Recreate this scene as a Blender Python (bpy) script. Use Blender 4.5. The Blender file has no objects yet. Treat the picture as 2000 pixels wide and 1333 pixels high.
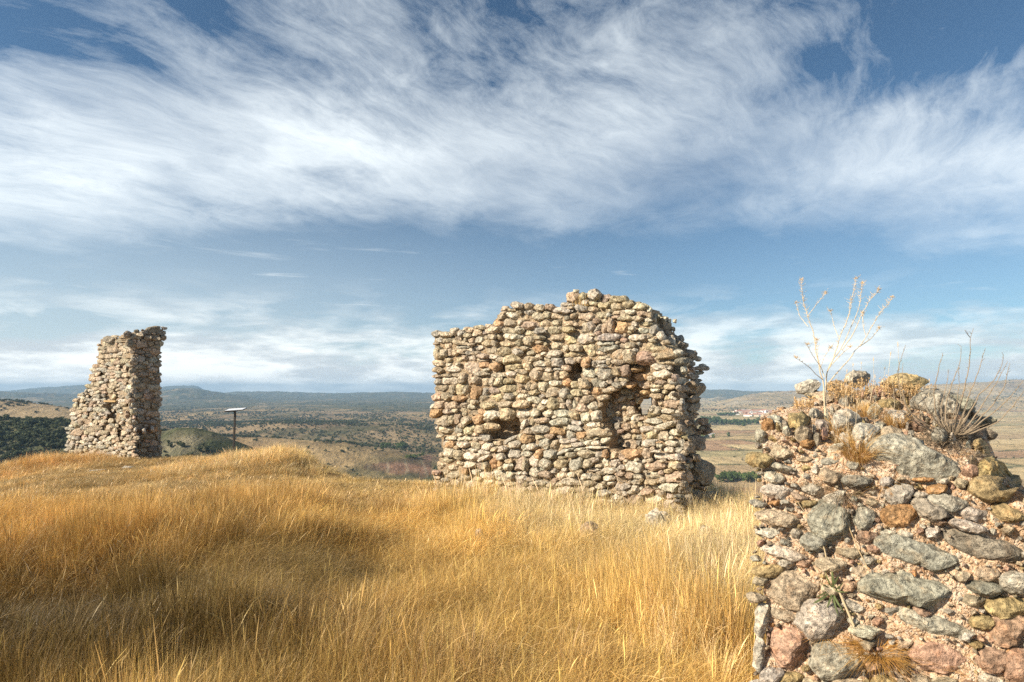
import bpy, bmesh, math, random
import numpy as np
from mathutils import Vector, Matrix, Euler
R = math.radians
rng = np.random.default_rng(7)
random.seed(7)
SC = bpy.context.scene
COL = SC.collection

# ------------------------------------------------------------------ camera
EYE = np.array([0.0, 0.0, 1.65])
FPX = 1111.1                      # focal length in pixels of a 2000 px wide frame (20 mm)
PITCH = math.atan(93.5 / FPX)
FWD = np.array([0, math.cos(PITCH), math.sin(PITCH)])
UPV = np.array([0, -math.sin(PITCH), math.cos(PITCH)])
cam_d = bpy.data.cameras.new('camera')
cam_d.sensor_width = 36.0
cam_d.lens = 20.0
cam_d.clip_start = 0.05
cam_d.clip_end = 60000
cam_d.dof.use_dof = True
cam_d.dof.focus_distance = 9.5
cam_d.dof.aperture_fstop = 5.6
cam = bpy.data.objects.new('camera', cam_d)
COL.objects.link(cam)
cam.location = EYE
cam.rotation_euler = (R(90) + PITCH, 0, 0)
SC.camera = cam

# ------------------------------------------------------------------ light
SUN_EL, SUN_AZ = 30.0, 67.0       # the sun stands behind the camera, to the left
SDIR = np.array([-math.sin(R(SUN_AZ)) * math.cos(R(SUN_EL)), -math.cos(R(SUN_AZ)) * math.cos(R(SUN_EL)), math.sin(R(SUN_EL))])
sun_d = bpy.data.lights.new('sun', 'SUN')
sun_d.energy = 5.0
sun_d.angle = R(0.6)
sun_d.color = (1.0, 0.87, 0.68)
sun = bpy.data.objects.new('sun', sun_d)
COL.objects.link(sun)
sun.location = (-20, -15, 30)
sun.rotation_euler = Vector(SDIR).to_track_quat('Z', 'Y').to_euler()
vs = SC.view_settings
SC.display_settings.display_device = 'sRGB'
vs.view_transform = 'Standard'; vs.look = 'None'; vs.gamma = 1.0; vs.use_curve_mapping = False
vs.exposure = 0.92
SC.cycles.max_bounces = 6
SC.cycles.diffuse_bounces = 3
SC.cycles.glossy_bounces = 1
SC.cycles.transmission_bounces = 3
SC.cycles.transparent_max_bounces = 4
SC.cycles.volume_bounces = 1
SC.cycles.caustics_reflective = False
SC.cycles.caustics_refractive = False
SC.cycles.use_denoising = False   # a denoiser smears the grass
SC.cycles.adaptive_threshold = 0.015
SC.cycles.adaptive_min_samples = 16


# ------------------------------------------------------------------ shader helpers
class NT:
    def __init__(s, tree):
        s.t = tree
    def n(s, typ, **kw):
        nd = s.t.nodes.new(typ)
        for k, v in kw.items():
            setattr(nd, k, v)
        return nd
    def put(s, sock, v):
        if isinstance(v, bpy.types.NodeSocket):
            s.t.links.new(v, sock)
        elif v is not None:
            if isinstance(v, (tuple, list)) and len(v) == 3 and sock.type == 'RGBA':
                v = (*v, 1.0)
            sock.default_value = v
    def m(s, op, a, b=None, c=None, clamp=False):
        nd = s.n('ShaderNodeMath', operation=op); nd.use_clamp = clamp
        s.put(nd.inputs[0], a)
        if b is not None: s.put(nd.inputs[1], b)
        if c is not None: s.put(nd.inputs[2], c)
        return nd.outputs[0]
    def v(s, op, a, b=None):
        nd = s.n('ShaderNodeVectorMath', operation=op)
        s.put(nd.inputs[0], a)
        if b is not None:
            s.put(nd.inputs[3] if op == 'SCALE' else nd.inputs[1], b)
        return nd.outputs['Value'] if op in ('DOT_PRODUCT', 'LENGTH') else nd.outputs[0]
    def xyz(s, x, y, z):
        nd = s.n('ShaderNodeCombineXYZ')
        s.put(nd.inputs[0], x); s.put(nd.inputs[1], y); s.put(nd.inputs[2], z)
        return nd.outputs[0]
    def sep(s, a):
        nd = s.n('ShaderNodeSeparateXYZ'); s.put(nd.inputs[0], a)
        return nd.outputs
    def noise(s, vec, scale=1.0, detail=4.0, rough=0.5, dist=0.0, out=0):
        nd = s.n('ShaderNodeTexNoise')
        s.put(nd.inputs['Vector'], vec)
        s.put(nd.inputs['Scale'], scale); s.put(nd.inputs['Detail'], detail)
        s.put(nd.inputs['Roughness'], rough); s.put(nd.inputs['Distortion'], dist)
        return nd.outputs[out]
    def vor(s, vec, scale=1.0, feature='F1', out='Distance'):
        nd = s.n('ShaderNodeTexVoronoi'); nd.feature = feature
        s.put(nd.inputs['Vector'], vec); s.put(nd.inputs['Scale'], scale)
        return nd.outputs[out]
    def ramp(s, x, lo, hi, a=0.0, b=1.0, smooth=True):
        nd = s.n('ShaderNodeMapRange'); nd.clamp = True
        nd.interpolation_type = 'SMOOTHSTEP' if smooth else 'LINEAR'
        s.put(nd.inputs[0], x); s.put(nd.inputs[1], lo); s.put(nd.inputs[2], hi)
        s.put(nd.inputs[3], a); s.put(nd.inputs[4], b)
        return nd.outputs[0]
    def mix(s, f, a, b, mode='MIX'):
        nd = s.n('ShaderNodeMix', data_type='RGBA', blend_type=mode)
        s.put(nd.inputs[0], f); s.put(nd.inputs[6], a); s.put(nd.inputs[7], b)
        return nd.outputs[2]
    def bump(s, h, strength=0.5, dist=0.01, normal=None):
        nd = s.n('ShaderNodeBump')
        s.put(nd.inputs['Strength'], strength); s.put(nd.inputs['Distance'], dist)
        s.put(nd.inputs['Height'], h)
        if normal is not None: s.put(nd.inputs['Normal'], normal)
        return nd.outputs[0]


def new_mat(name):
    m = bpy.data.materials.new(name); m.use_nodes = True
    m.node_tree.nodes.clear()
    t = NT(m.node_tree)
    out = t.n('ShaderNodeOutputMaterial')
    return m, t, out


def principled(t, out, color, rough=0.9, normal=None, spec=0.25):
    b = t.n('ShaderNodeBsdfPrincipled')
    t.put(b.inputs['Base Color'], color); t.put(b.inputs['Roughness'], rough)
    b.inputs['Specular IOR Level'].default_value = spec
    if normal is not None: t.put(b.inputs['Normal'], normal)
    t.t.links.new(b.outputs[0], out.inputs[0])
    return b


# ------------------------------------------------------------------ sky
world = bpy.data.worlds.new('World'); SC.world = world
world.use_nodes = True
world.node_tree.nodes.clear()
W = NT(world.node_tree)
wout = W.n('ShaderNodeOutputWorld')
bg = W.n('ShaderNodeBackground')
sky = W.n('ShaderNodeTexSky'); sky.sky_type = 'NISHITA'; sky.sun_disc = False
sky.sun_elevation = R(SUN_EL)
sky.sun_rotation = math.atan2(SDIR[0], SDIR[1])
sky.altitude = 1000; sky.air_density = 1.0; sky.dust_density = 0.6; sky.ozone_density = 1.6
D = W.v('NORMALIZE', W.n('ShaderNodeTexCoord').outputs['Generated'])
dx, dy, dz = W.sep(D)
dzc = W.m('MAXIMUM', dz, 0.0)
den = W.m('ADD', dzc, 0.12)
px_ = W.m('DIVIDE', dx, den); py_ = W.m('DIVIDE', dy, den)
# a long axis: the cirrus fibres run from upper left to lower right
al = W.m('ADD', W.m('MULTIPLY', px_, 0.65), W.m('MULTIPLY', py_, 0.76))
ac = W.m('SUBTRACT', W.m('MULTIPLY', px_, 0.76), W.m('MULTIPLY', py_, 0.65))
base = W.xyz(al, ac, 0.0)
warp = W.noise(base, 1.1, 3.0, 0.55, out=1)
warp = W.v('SCALE', W.v('SUBTRACT', warp, (0.5, 0.5, 0.5)), 0.50)
bw = W.v('ADD', base, warp)
wx, wy, wz = W.sep(bw)
big = W.noise(W.v('ADD', base, (3.1, 7.7, 0.0)), 0.9, 3.0, 0.5)
fib = W.noise(W.xyz(W.m('MULTIPLY', wx, 1.3), W.m('MULTIPLY', wy, 3.4), 1.3), 1.0, 10.0, 0.64, 0.12)
fine = W.noise(W.xyz(W.m('MULTIPLY', wx, 5.5), W.m('MULTIPLY', wy, 12.5), 4.3), 1.0, 8.0, 0.70, 0.25)
puff = W.noise(W.v('ADD', bw, (11.0, 2.0, 5.0)), 5.0, 10.0, 0.66, 0.25)
# where the sheet lies: ends along a line in front, thins towards the zenith and to the upper right
edge = W.m('ADD', 2.30, W.m('MULTIPLY', W.m('SUBTRACT', big, 0.5), 1.3))
cov_far = W.ramp(W.m('SUBTRACT', edge, W.m('ADD', py_, W.m('ADD', W.m('MULTIPLY', W.m('SUBTRACT', fib, 0.5), 0.9), W.m('MULTIPLY', W.m('SUBTRACT', puff, 0.5), 0.7)))), -0.20, 0.85)
belt = W.ramp(py_, 0.95, 1.95)
lefty = W.ramp(px_, 1.2, -0.9)
blob = lambda cx, cy, r0, r1: W.ramp(W.v('LENGTH', W.v('SUBTRACT', W.xyz(px_, py_, 0.0), (cx, cy, 0.0))), r1, r0)
dense = W.m('ADD', W.m('MULTIPLY', belt, 0.29), W.m('MULTIPLY', lefty, 0.04))
dense = W.m('ADD', dense, W.m('MULTIPLY', blob(-0.95, 1.75, 0.15, 0.9), 0.10))
dense = W.m('ADD', dense, W.m('MULTIPLY', blob(1.35, 1.75, 0.1, 0.8), 0.12))
dense = W.m('SUBTRACT', dense, W.m('MULTIPLY', blob(0.95, 0.9, 0.1, 0.75), 0.10))
dense = W.m('SUBTRACT', dense, W.m('MULTIPLY', blob(-1.05, 1.0, 0.1, 0.60), 0.10))
dense = W.m('ADD', dense, W.m('MULTIPLY', blob(-0.9, 2.02, 0.1, 0.6), 0.12))
dense = W.m('ADD', dense, W.m('MULTIPLY', blob(0.45, 1.55, 0.1, 0.7), 0.05))
tex = W.m('ADD', W.m('MULTIPLY', fib, 0.74), W.m('ADD', W.m('MULTIPLY', fine, 0.40), W.m('MULTIPLY', puff, 0.36)))
tex = W.m('SUBTRACT', W.m('ADD', tex, W.m('MULTIPLY', W.m('SUBTRACT', big, 0.5), 0.5)), 0.125)
cir = W.ramp(W.m('ADD', tex, dense), 0.60, 1.10, smooth=False)
cir = W.m('MULTIPLY', W.m('MULTIPLY', cir, cov_far), 0.95)
# bands low over the horizon
azi = W.m('ARCTAN2', dx, dy)
elv = W.m('ARCSINE', dz)
lowv = W.xyz(W.m('MULTIPLY', azi, 7.0), W.m('MULTIPLY', elv, 30.0), 0.7)
low = W.noise(lowv, 1.0, 7.0, 0.58, 0.35)
low2 = W.noise(W.xyz(W.m('MULTIPLY', azi, 1.6), W.m('MULTIPLY', elv, 9.0), 5.0), 1.0, 2.0, 0.5)
lowtop = W.ramp(elv, 0.20, 0.03)
lowc = W.ramp(W.m('ADD', W.m('ADD', low, W.m('MULTIPLY', W.m('SUBTRACT', low2, 0.5), 0.7)), W.m('ADD', W.m('MULTIPLY', lowtop, 0.32), W.ramp(elv, 0.095, 0.02, 0.0, 0.14))), 0.60, 0.80, smooth=False)
lowc = W.m('MULTIPLY', lowc, W.m('MULTIPLY', lowtop, 0.9))
thin = W.noise(W.xyz(W.m('MULTIPLY', azi, 5.0), W.m('MULTIPLY', elv, 46.0), 9.7), 1.0, 5.0, 0.6, 0.5)
thinc = W.m('MULTIPLY', W.ramp(thin, 0.60, 0.80), W.m('MULTIPLY', W.ramp(elv, 0.30, 0.16), 0.55))
veil = W.m('MULTIPLY', W.ramp(elv, 0.42, 0.0), W.m('ADD', W.ramp(elv, 0.10, 0.0, 0.22, 0.55), W.m('MULTIPLY', W.ramp(azi, 0.35, -0.65), 0.50)))
skyc = W.mix(1.0, sky.outputs[0], (0.58, 0.90, 1.02), 'MULTIPLY')
sat = W.n('ShaderNodeHueSaturation'); W.put(sat.inputs['Saturation'], 0.93); W.put(sat.inputs['Color'], skyc)
c = W.mix(veil, sat.outputs[0], (7.0, 8.0, 8.5))
lowtone = W.ramp(W.noise(W.v('ADD', lowv, (0.15, 0.55, 0.0)), 1.0, 5.0, 0.6), 0.38, 0.62)
lowcol = W.mix(lowtone, (6.8, 7.5, 8.0), (12.6, 12.9, 12.6))
c = W.mix(thinc, c, (10.2, 10.9, 11.2))
c = W.mix(lowc, c, lowcol)
c = W.mix(cir, c, (11.2, 12.0, 12.3))
W.put(bg.inputs[0], c); bg.inputs[1].default_value = 0.053
W.t.links.new(bg.outputs[0], wout.inputs[0])


# ------------------------------------------------------------------ numeric helpers
def ray(px, py):
    """unit-forward ray directions of frame points (2000 px wide frame)"""
    px = np.asarray(px, float); py = np.asarray(py, float)
    cx = (px - 1000) / FPX; cy = (666.5 - py) / FPX
    return FWD + cx[..., None] * np.array([1.0, 0, 0]) + cy[..., None] * UPV

def _h(ix, iy, iz, seed):
    h = (ix * 374761393 + iy * 668265263 + iz * 2147483647 * 3 + seed * 974711) & 0xFFFFFFFF
    h = ((h ^ (h >> 13)) * 1274126177) & 0xFFFFFFFF
    h = ((h ^ (h >> 16)) * 2246822519) & 0xFFFFFFFF
    return ((h ^ (h >> 15)) & 0xFFFFFF) / float(0xFFFFFF)

def vnoise(x, y, z=None, seed=0):
    x = np.asarray(x, float); y = np.asarray(y, float)
    z = np.zeros_like(x) if z is None else np.asarray(z, float)
    ix, iy, iz = (np.floor(a).astype(np.int64) for a in (x, y, z))
    fx, fy, fz = x - ix, y - iy, z - iz
    fx, fy, fz = (f * f * f * (f * (f * 6 - 15) + 10) for f in (fx, fy, fz))
    r = 0
    for a in (0, 1):
        for b in (0, 1):
            for c_ in (0, 1):
                w = (fx if a else 1 - fx) * (fy if b else 1 - fy) * (fz if c_ else 1 - fz)
                r = r + w * _h(ix + a, iy + b, iz + c_, seed)
    return r * 2 - 1

def fbm(x, y, z=None, oct=4, rough=0.5, seed=0):
    s, a, t = 0, 1.0, 0.0
    for i in range(oct):
        s = s + a * vnoise(np.asarray(x) * 2 ** i + 13.7 * i, np.asarray(y) * 2 ** i - 7.1 * i, None if z is None else np.asarray(z) * 2 ** i, seed + i)
        t += a; a *= rough
    return s / t

def sstep(a, b, x):
    t = np.clip((np.asarray(x, float) - a) / (b - a), 0, 1)
    return t * t * (3 - 2 * t)

def mesh_np(name, verts, faces, smooth=False):
    """faces: (n,3) or (n,4) integer array"""
    me = bpy.data.meshes.new(name)
    verts = np.asarray(verts, np.float32); faces = np.asarray(faces, np.int32)
    me.vertices.add(len(verts)); me.vertices.foreach_set('co', verts.ravel())
    k = faces.shape[1]
    me.loops.add(faces.size); me.loops.foreach_set('vertex_index', faces.ravel())
    me.polygons.add(len(faces))
    me.polygons.foreach_set('loop_start', np.arange(0, faces.size, k, dtype=np.int32))
    me.polygons.foreach_set('loop_total', np.full(len(faces), k, np.int32))
    me.polygons.foreach_set('use_smooth', np.full(len(faces), smooth, bool))
    me.update(calc_edges=True)
    return me

def obj(name, me, mat=None, parent=None, loc=(0, 0, 0)):
    o = bpy.data.objects.new(name, me); COL.objects.link(o)
    if mat is not None and me is not None and len(me.materials) == 0: me.materials.append(mat)
    if parent is not None: o.parent = parent
    o.location = loc
    return o

def tag(o, label=None, cat=None, group=None, kind=None):
    if label: o['label'] = label
    if cat: o['category'] = cat
    if group: o['group'] = group
    if kind: o['kind'] = kind
    return o

def vcol(me, name, arr):
    a = me.attributes.new(name, 'FLOAT_COLOR', 'POINT')
    full = np.ones((len(me.vertices), 4), np.float32); full[:, :arr.shape[1]] = arr
    a.data.foreach_set('color', full.ravel())

def tube(pts, rad, sides=5):
    """tapered tube along points -> verts, quads"""
    pts = np.asarray(pts, float); n = len(pts)
    rad = np.broadcast_to(np.asarray(rad, float), (n,))
    V, F = [], []
    up = np.array([0.31, 0.17, 0.93])
    for i in range(n):
        t = pts[min(i + 1, n - 1)] - pts[max(i - 1, 0)]
        t = t / (np.linalg.norm(t) + 1e-9)
        a = np.cross(t, up); a /= np.linalg.norm(a) + 1e-9
        b = np.cross(t, a)
        for k in range(sides):
            th = 2 * math.pi * k / sides
            V.append(pts[i] + rad[i] * (math.cos(th) * a + math.sin(th) * b))
    for i in range(n - 1):
        for k in range(sides):
            k2 = (k + 1) % sides
            F.append((i * sides + k, i * sides + k2, (i + 1) * sides + k2, (i + 1) * sides + k))
    return np.array(V), np.array(F)

class Acc:
    def __init__(s): s.v, s.f, s.n, s.c = [], [], 0, []
    def add(s, v, f, c=None):
        if len(v) == 0: return
        s.v.append(np.asarray(v)); s.f.append(np.asarray(f) + s.n); s.n += len(v)
        if c is not None: s.c.append(np.broadcast_to(np.asarray(c, float), (len(v), 3)))
    def mesh(s, name, smooth=False):
        me = mesh_np(name, np.concatenate(s.v), np.concatenate(s.f), smooth)
        if s.c: vcol(me, 'tone', np.concatenate(s.c))
        return me

_ico = {}
def ico(sub):
    if sub not in _ico:
        bm = bmesh.new(); bmesh.ops.create_icosphere(bm, subdivisions=sub, radius=1.0)
        _ico[sub] = (np.array([v.co[:] for v in bm.verts]), np.array([[v.index for v in f.verts] for f in bm.faces]))
        bm.free()
    return _ico[sub]
# ------------------------------------------------------------------ materials
def stone_material(name, fine=1.0, lichen=0.35, tone_attr=False):
    m, t, out = new_mat(name)
    pos = t.n('ShaderNodeNewGeometry').outputs['Position']
    if tone_attr:
        at = t.n('ShaderNodeAttribute'); at.attribute_name = 'tone'; col = at.outputs['Color']
        p = pos
    else:
        oi = t.n('ShaderNodeObjectInfo'); col = oi.outputs['Color']
        p = t.v('ADD', pos, t.v('SCALE', (13.1, 7.3, 5.7), oi.outputs['Random']))
    n1 = t.noise(p, 5.0 * fine, 6.0, 0.62)
    n2 = t.noise(p, 26.0 * fine, 6.0, 0.68)
    n3 = t.noise(p, 110.0 * fine, 3.0, 0.7)
    v = t.ramp(n1, 0.32, 0.70, 0.80, 1.38)
    c = t.mix(1.0, col, t.xyz(v, v, v), 'MULTIPLY')
    warm = t.ramp(t.noise(t.v('ADD', p, (4.0, 9.0, 1.0)), 9.0 * fine, 5.0, 0.6), 0.50, 0.68)
    c = t.mix(t.m('MULTIPLY', warm, 0.30), c, t.mix(1.0, c, (1.25, 0.88, 0.58), 'MULTIPLY'))
    v2 = t.ramp(n2, 0.36, 0.64, 0.55, 1.28)
    c = t.mix(1.0, c, t.xyz(v2, v2, v2), 'MULTIPLY')
    dark = t.ramp(n3, 0.60, 0.74)
    c = t.mix(t.m('MULTIPLY', dark, 0.60), c, (0.07, 0.055, 0.04))
    pale = t.ramp(t.noise(t.v('ADD', p, (1.0, 2.0, 8.0)), 15.0 * fine, 6.0, 0.7), 0.60, 0.70)
    c = t.mix(t.m('MULTIPLY', pale, 0.40), c, (0.52, 0.48, 0.40))
    li = t.ramp(t.noise(t.v('ADD', p, (7.0, 1.0, 3.0)), 7.0 * fine, 5.0, 0.75), 0.655, 0.70)
    c = t.mix(t.m('MULTIPLY', li, lichen), c, (0.46, 0.20, 0.03))
    h = t.m('ADD', t.m('MULTIPLY', n2, 0.7), t.m('MULTIPLY', n3, 0.35))
    pits = t.vor(p, 55.0 * fine)
    h = t.m('ADD', h, t.m('MULTIPLY', t.ramp(pits, 0.0, 0.30), 0.30))
    chip = t.vor(t.v('ADD', p, t.v('SCALE', t.noise(p, 9.0 * fine, 2.0, out=1), 0.05)), 14.0 * fine)
    nb = t.bump(t.m('ADD', h, t.m('ADD', t.m('MULTIPLY', n1, 1.4), t.m('MULTIPLY', chip, 0.9))), 1.0, 0.042 / fine)
    principled(t, out, c, 0.93, nb, 0.2)
    return m

def mortar_material(name, cols, fine=1.0):
    m, t, out = new_mat(name)
    p = t.n('ShaderNodeNewGeometry').outputs['Position']
    n1 = t.noise(p, 3.5 * fine, 5.0, 0.6)
    n2 = t.noise(p, 22.0 * fine, 6.0, 0.7)
    peb = t.n('ShaderNodeTexVoronoi'); t.put(peb.inputs['Vector'], t.v('ADD', p, t.v('SCALE', t.noise(p, 20.0 * fine, 2.0, out=1), 0.03))); t.put(peb.inputs['Scale'], 46.0 * fine)
    pc = t.sep(peb.outputs['Color'])
    c = t.mix(t.ramp(n1, 0.36, 0.62), cols[0], cols[1])
    c = t.mix(t.m('MULTIPLY', t.ramp(pc[0], 0.55, 0.75), 0.75), c, cols[2])
    c = t.mix(t.m('MULTIPLY', t.ramp(pc[1], 0.72, 0.85), 0.7), c, cols[3])
    c = t.mix(t.m('MULTIPLY', t.ramp(n2, 0.58, 0.72), 0.4), c, (0.16, 0.10, 0.06))
    peb2 = t.vor(p, 120.0 * fine)
    h = t.m('ADD', t.m('MULTIPLY', t.ramp(peb.outputs['Distance'], 0.65, 0.0), 0.9), t.m('ADD', t.m('MULTIPLY', n2, 1.1), t.m('MULTIPLY', t.ramp(peb2, 0.6, 0.0), 0.35)))
    principled(t, out, c, 0.95, t.bump(h, 1.0, 0.022 / fine), 0.1)
    return m

MAT_STONE = stone_material('rubble_stone')
MAT_STONE_NEAR = stone_material('rough_stone', 2.2, 0.45)
MAT_STONE_T = stone_material('rubble_stone_joined', 1.0, 0.35, True)
MAT_STONE_NEAR_T = stone_material('rough_stone_joined', 2.2, 0.35, True)
MAT_MORTAR = mortar_material('old_lime_mortar', [(0.42, 0.335, 0.235), (0.40, 0.28, 0.17), (0.46, 0.39, 0.29), (0.32, 0.25, 0.17)])
MAT_MORTAR_NEAR = mortar_material('pebbly_mortar', [(0.62, 0.46, 0.325), (0.56, 0.385, 0.245), (0.66, 0.55, 0.43), (0.48, 0.27, 0.14)], 2.0)
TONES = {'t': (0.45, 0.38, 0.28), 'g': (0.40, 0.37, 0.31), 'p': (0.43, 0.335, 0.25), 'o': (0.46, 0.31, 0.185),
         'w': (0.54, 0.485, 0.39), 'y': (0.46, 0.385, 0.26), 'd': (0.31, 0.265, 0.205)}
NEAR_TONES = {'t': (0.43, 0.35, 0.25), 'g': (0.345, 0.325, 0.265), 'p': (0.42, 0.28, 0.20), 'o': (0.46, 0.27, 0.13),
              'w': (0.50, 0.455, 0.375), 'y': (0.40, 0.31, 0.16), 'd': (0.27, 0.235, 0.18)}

def leafy(name, default, rough=0.7, transl=0.3, var=0.35, spec=0.15):
    """grass and foliage: tint comes with each instance, or the default for a plant standing alone"""
    m, t, out = new_mat(name)
    at = t.n('ShaderNodeAttribute'); at.attribute_type = 'INSTANCER'; at.attribute_name = 'tint'
    lone = t.m('LESS_THAN', t.m('ADD', at.outputs['Fac'], 0.0), 0.0001)
    c = t.mix(lone, at.outputs['Color'], default)
    ta = t.n('ShaderNodeAttribute'); ta.attribute_name = 'tone'
    c = t.mix(1.0, c, ta.outputs['Color'], 'MULTIPLY')
    b = principled(t, out, c, rough, None, spec)
    tr = t.n('ShaderNodeBsdfTranslucent'); t.put(tr.inputs[0], c)
    mx = t.n('ShaderNodeMixShader'); mx.inputs[0].default_value = transl
    t.t.links.new(b.outputs[0], mx.inputs[1]); t.t.links.new(tr.outputs[0], mx.inputs[2])
    t.t.links.new(mx.outputs[0], out.inputs[0])
    return m

MAT_GRASS = leafy('dry_grass', (0.56, 0.39, 0.16), 0.5, 0.22, spec=0.35)
MAT_LEAF = leafy('juniper_foliage', (0.075, 0.088, 0.045), 0.85, 0.15)
MAT_STALK = leafy('bleached_stalk', (0.62, 0.51, 0.35), 0.6, 0.1)
MAT_TWIG = leafy('grey_twig', (0.26, 0.205, 0.145), 0.8, 0.0)
MAT_GREEN = leafy('green_weed', (0.10, 0.125, 0.05), 0.6, 0.25)

def plain(name, col, rough=0.6, nscale=30.0, amt=0.15, spec=0.4):
    m, t, out = new_mat(name)
    p = t.n('ShaderNodeNewGeometry').outputs['Position']
    v = t.ramp(t.noise(p, nscale, 4.0, 0.6), 0.3, 0.7, 1 - amt, 1 + amt)
    principled(t, out, t.mix(1.0, col, t.xyz(v, v, v), 'MULTIPLY'), rough, t.bump(t.noise(p, nscale * 3, 3.0), 0.2, 0.004), spec)
    return m
MAT_BARK = plain('bark', (0.10, 0.075, 0.05), 0.9)
MAT_STEEL = plain('rusted_dark_steel', (0.03, 0.026, 0.024), 0.55)
MAT_PANEL = plain('faded_print_panel', (0.72, 0.74, 0.78), 0.25, 6.0, 0.06, 0.5)
MAT_WOOD = plain('weathered_wood', (0.36, 0.24, 0.11), 0.85)
MAT_HWALL = [plain('pale_render_%s' % k, c_, 0.9, 0.2, 0.06) for k, c_ in (('white', (0.78, 0.76, 0.72)), ('cream', (0.66, 0.58, 0.46)), ('stone', (0.45, 0.38, 0.30)))]
MAT_ROOF = [plain('roof_tile_%s' % k, c_, 0.9, 0.3, 0.15) for k, c_ in (('red', (0.36, 0.15, 0.09)), ('brown', (0.30, 0.19, 0.13)), ('grey', (0.45, 0.43, 0.42)))]
MAT_WINDOW = plain('dark_window', (0.04, 0.045, 0.05), 0.2)
# ------------------------------------------------------------------ hilltop
EDGE_PX = [-2600, -900, -400, 0, 130, 300, 463, 560, 620, 700, 780, 845, 1000, 1200, 1400, 1480, 2000, 2600, 5000]
EDGE_R = [16, 22, 26, 26.5, 26.0, 23.5, 22.2, 19.5, 17.3, 15.0, 14.0, 13.6, 13.4, 12.6, 11.0, 10.4, 8.6, 7.5, 6.0]
EDGE_Z = [-1.2, -1.3, -1.25, -1.12, -.86, -.72, -.60, -.50, -.62, -.66, -.66, -.60, -.55, -.50, -.46, -.46, -.5, -.5, -.5]
_ea = np.arctan((np.array(EDGE_PX) - 1000) / FPX)
_ea = np.concatenate([[-math.pi], _ea, [math.pi]]); _er = np.array([15] + EDGE_R + [12.0]); _ez = np.array([-1.0] + EDGE_Z + [-.8])

def ground_z(x, y):
    x = np.asarray(x, float); y = np.asarray(y, float)
    r = np.hypot(x, y); a = np.arctan2(x, y)
    er = np.interp(a, _ea, _er); ez = np.interp(a, _ea, _ez)
    s = r / er
    z = ez * sstep(0.12, 1.0, s)
    over = np.maximum(r - er, 0)
    z = z - 0.62 * over * over / (over + 2.2)
    z = z + 0.13 * fbm(x * .35, y * .35, oct=3, seed=3) * np.minimum(r / 4, 1) + 0.06 * fbm(x * 1.3, y * 1.3, oct=3, seed=9)
    # hollow in the left foreground, swell added before it to shade it; hump under the tall grass on the crest
    z = z - 0.34 * np.exp(-(((x + 4.0) / 1.8) ** 2 + ((y - 5.0) / 1.0) ** 2))
    z = z - 0.06 * np.exp(-(((x + 1.6) / 1.2) ** 2 + ((y - 6.0) / .7) ** 2))
    z = z + 0.30 * np.exp(-(((x + 4.9) / 1.5) ** 2 + ((y - 3.9) / .9) ** 2)) + 0.12 * np.exp(-(((x + 2.2) / 1.0) ** 2 + ((y - 4.0) / .5) ** 2))
    z = z + 0.10 * np.exp(-(((x + 7.3) / 1.6) ** 2 + ((y - 17.0) / 1.8) ** 2))
    return z

nx, ny = 230, 230
gx = np.linspace(-46, 30, nx); gy = np.linspace(-16, 50, ny)
X, Y = np.meshgrid(gx, gy); Z = ground_z(X, Y)
V = np.stack([X, Y, Z], -1).reshape(-1, 3)
ii, jj = np.meshgrid(np.arange(ny - 1), np.arange(nx - 1), indexing='ij')
q0 = (ii * nx + jj).ravel()
F = np.stack([q0, q0 + 1, q0 + nx + 1, q0 + nx], 1)
m, t, out = new_mat('thatchy_soil')
p = t.n('ShaderNodeNewGeometry').outputs['Position']
n1 = t.noise(p, 0.5, 4.0, 0.6); n2 = t.noise(p, 9.0, 6.0, 0.7)
n3 = t.noise(t.v('MULTIPLY', p, (60.0, 14.0, 20.0)), 1.0, 4.0, 0.7)
c = t.mix(t.ramp(n1, 0.35, 0.65), (0.20, 0.125, 0.05), (0.27, 0.18, 0.08))
c = t.mix(t.ramp(n2, 0.45, 0.7), c, (0.12, 0.075, 0.035))
c = t.mix(t.ramp(n3, 0.55, 0.75), c, (0.40, 0.28, 0.13))
principled(t, out, c, 0.95, t.bump(t.m('ADD', n2, t.m('MULTIPLY', n3, 0.6)), 0.9, 0.04), 0.05)
ground = obj('ground', mesh_np('ground', V, F, True), m)
tag(ground, 'dry hilltop ground under the golden grass', kind='structure')

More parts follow.
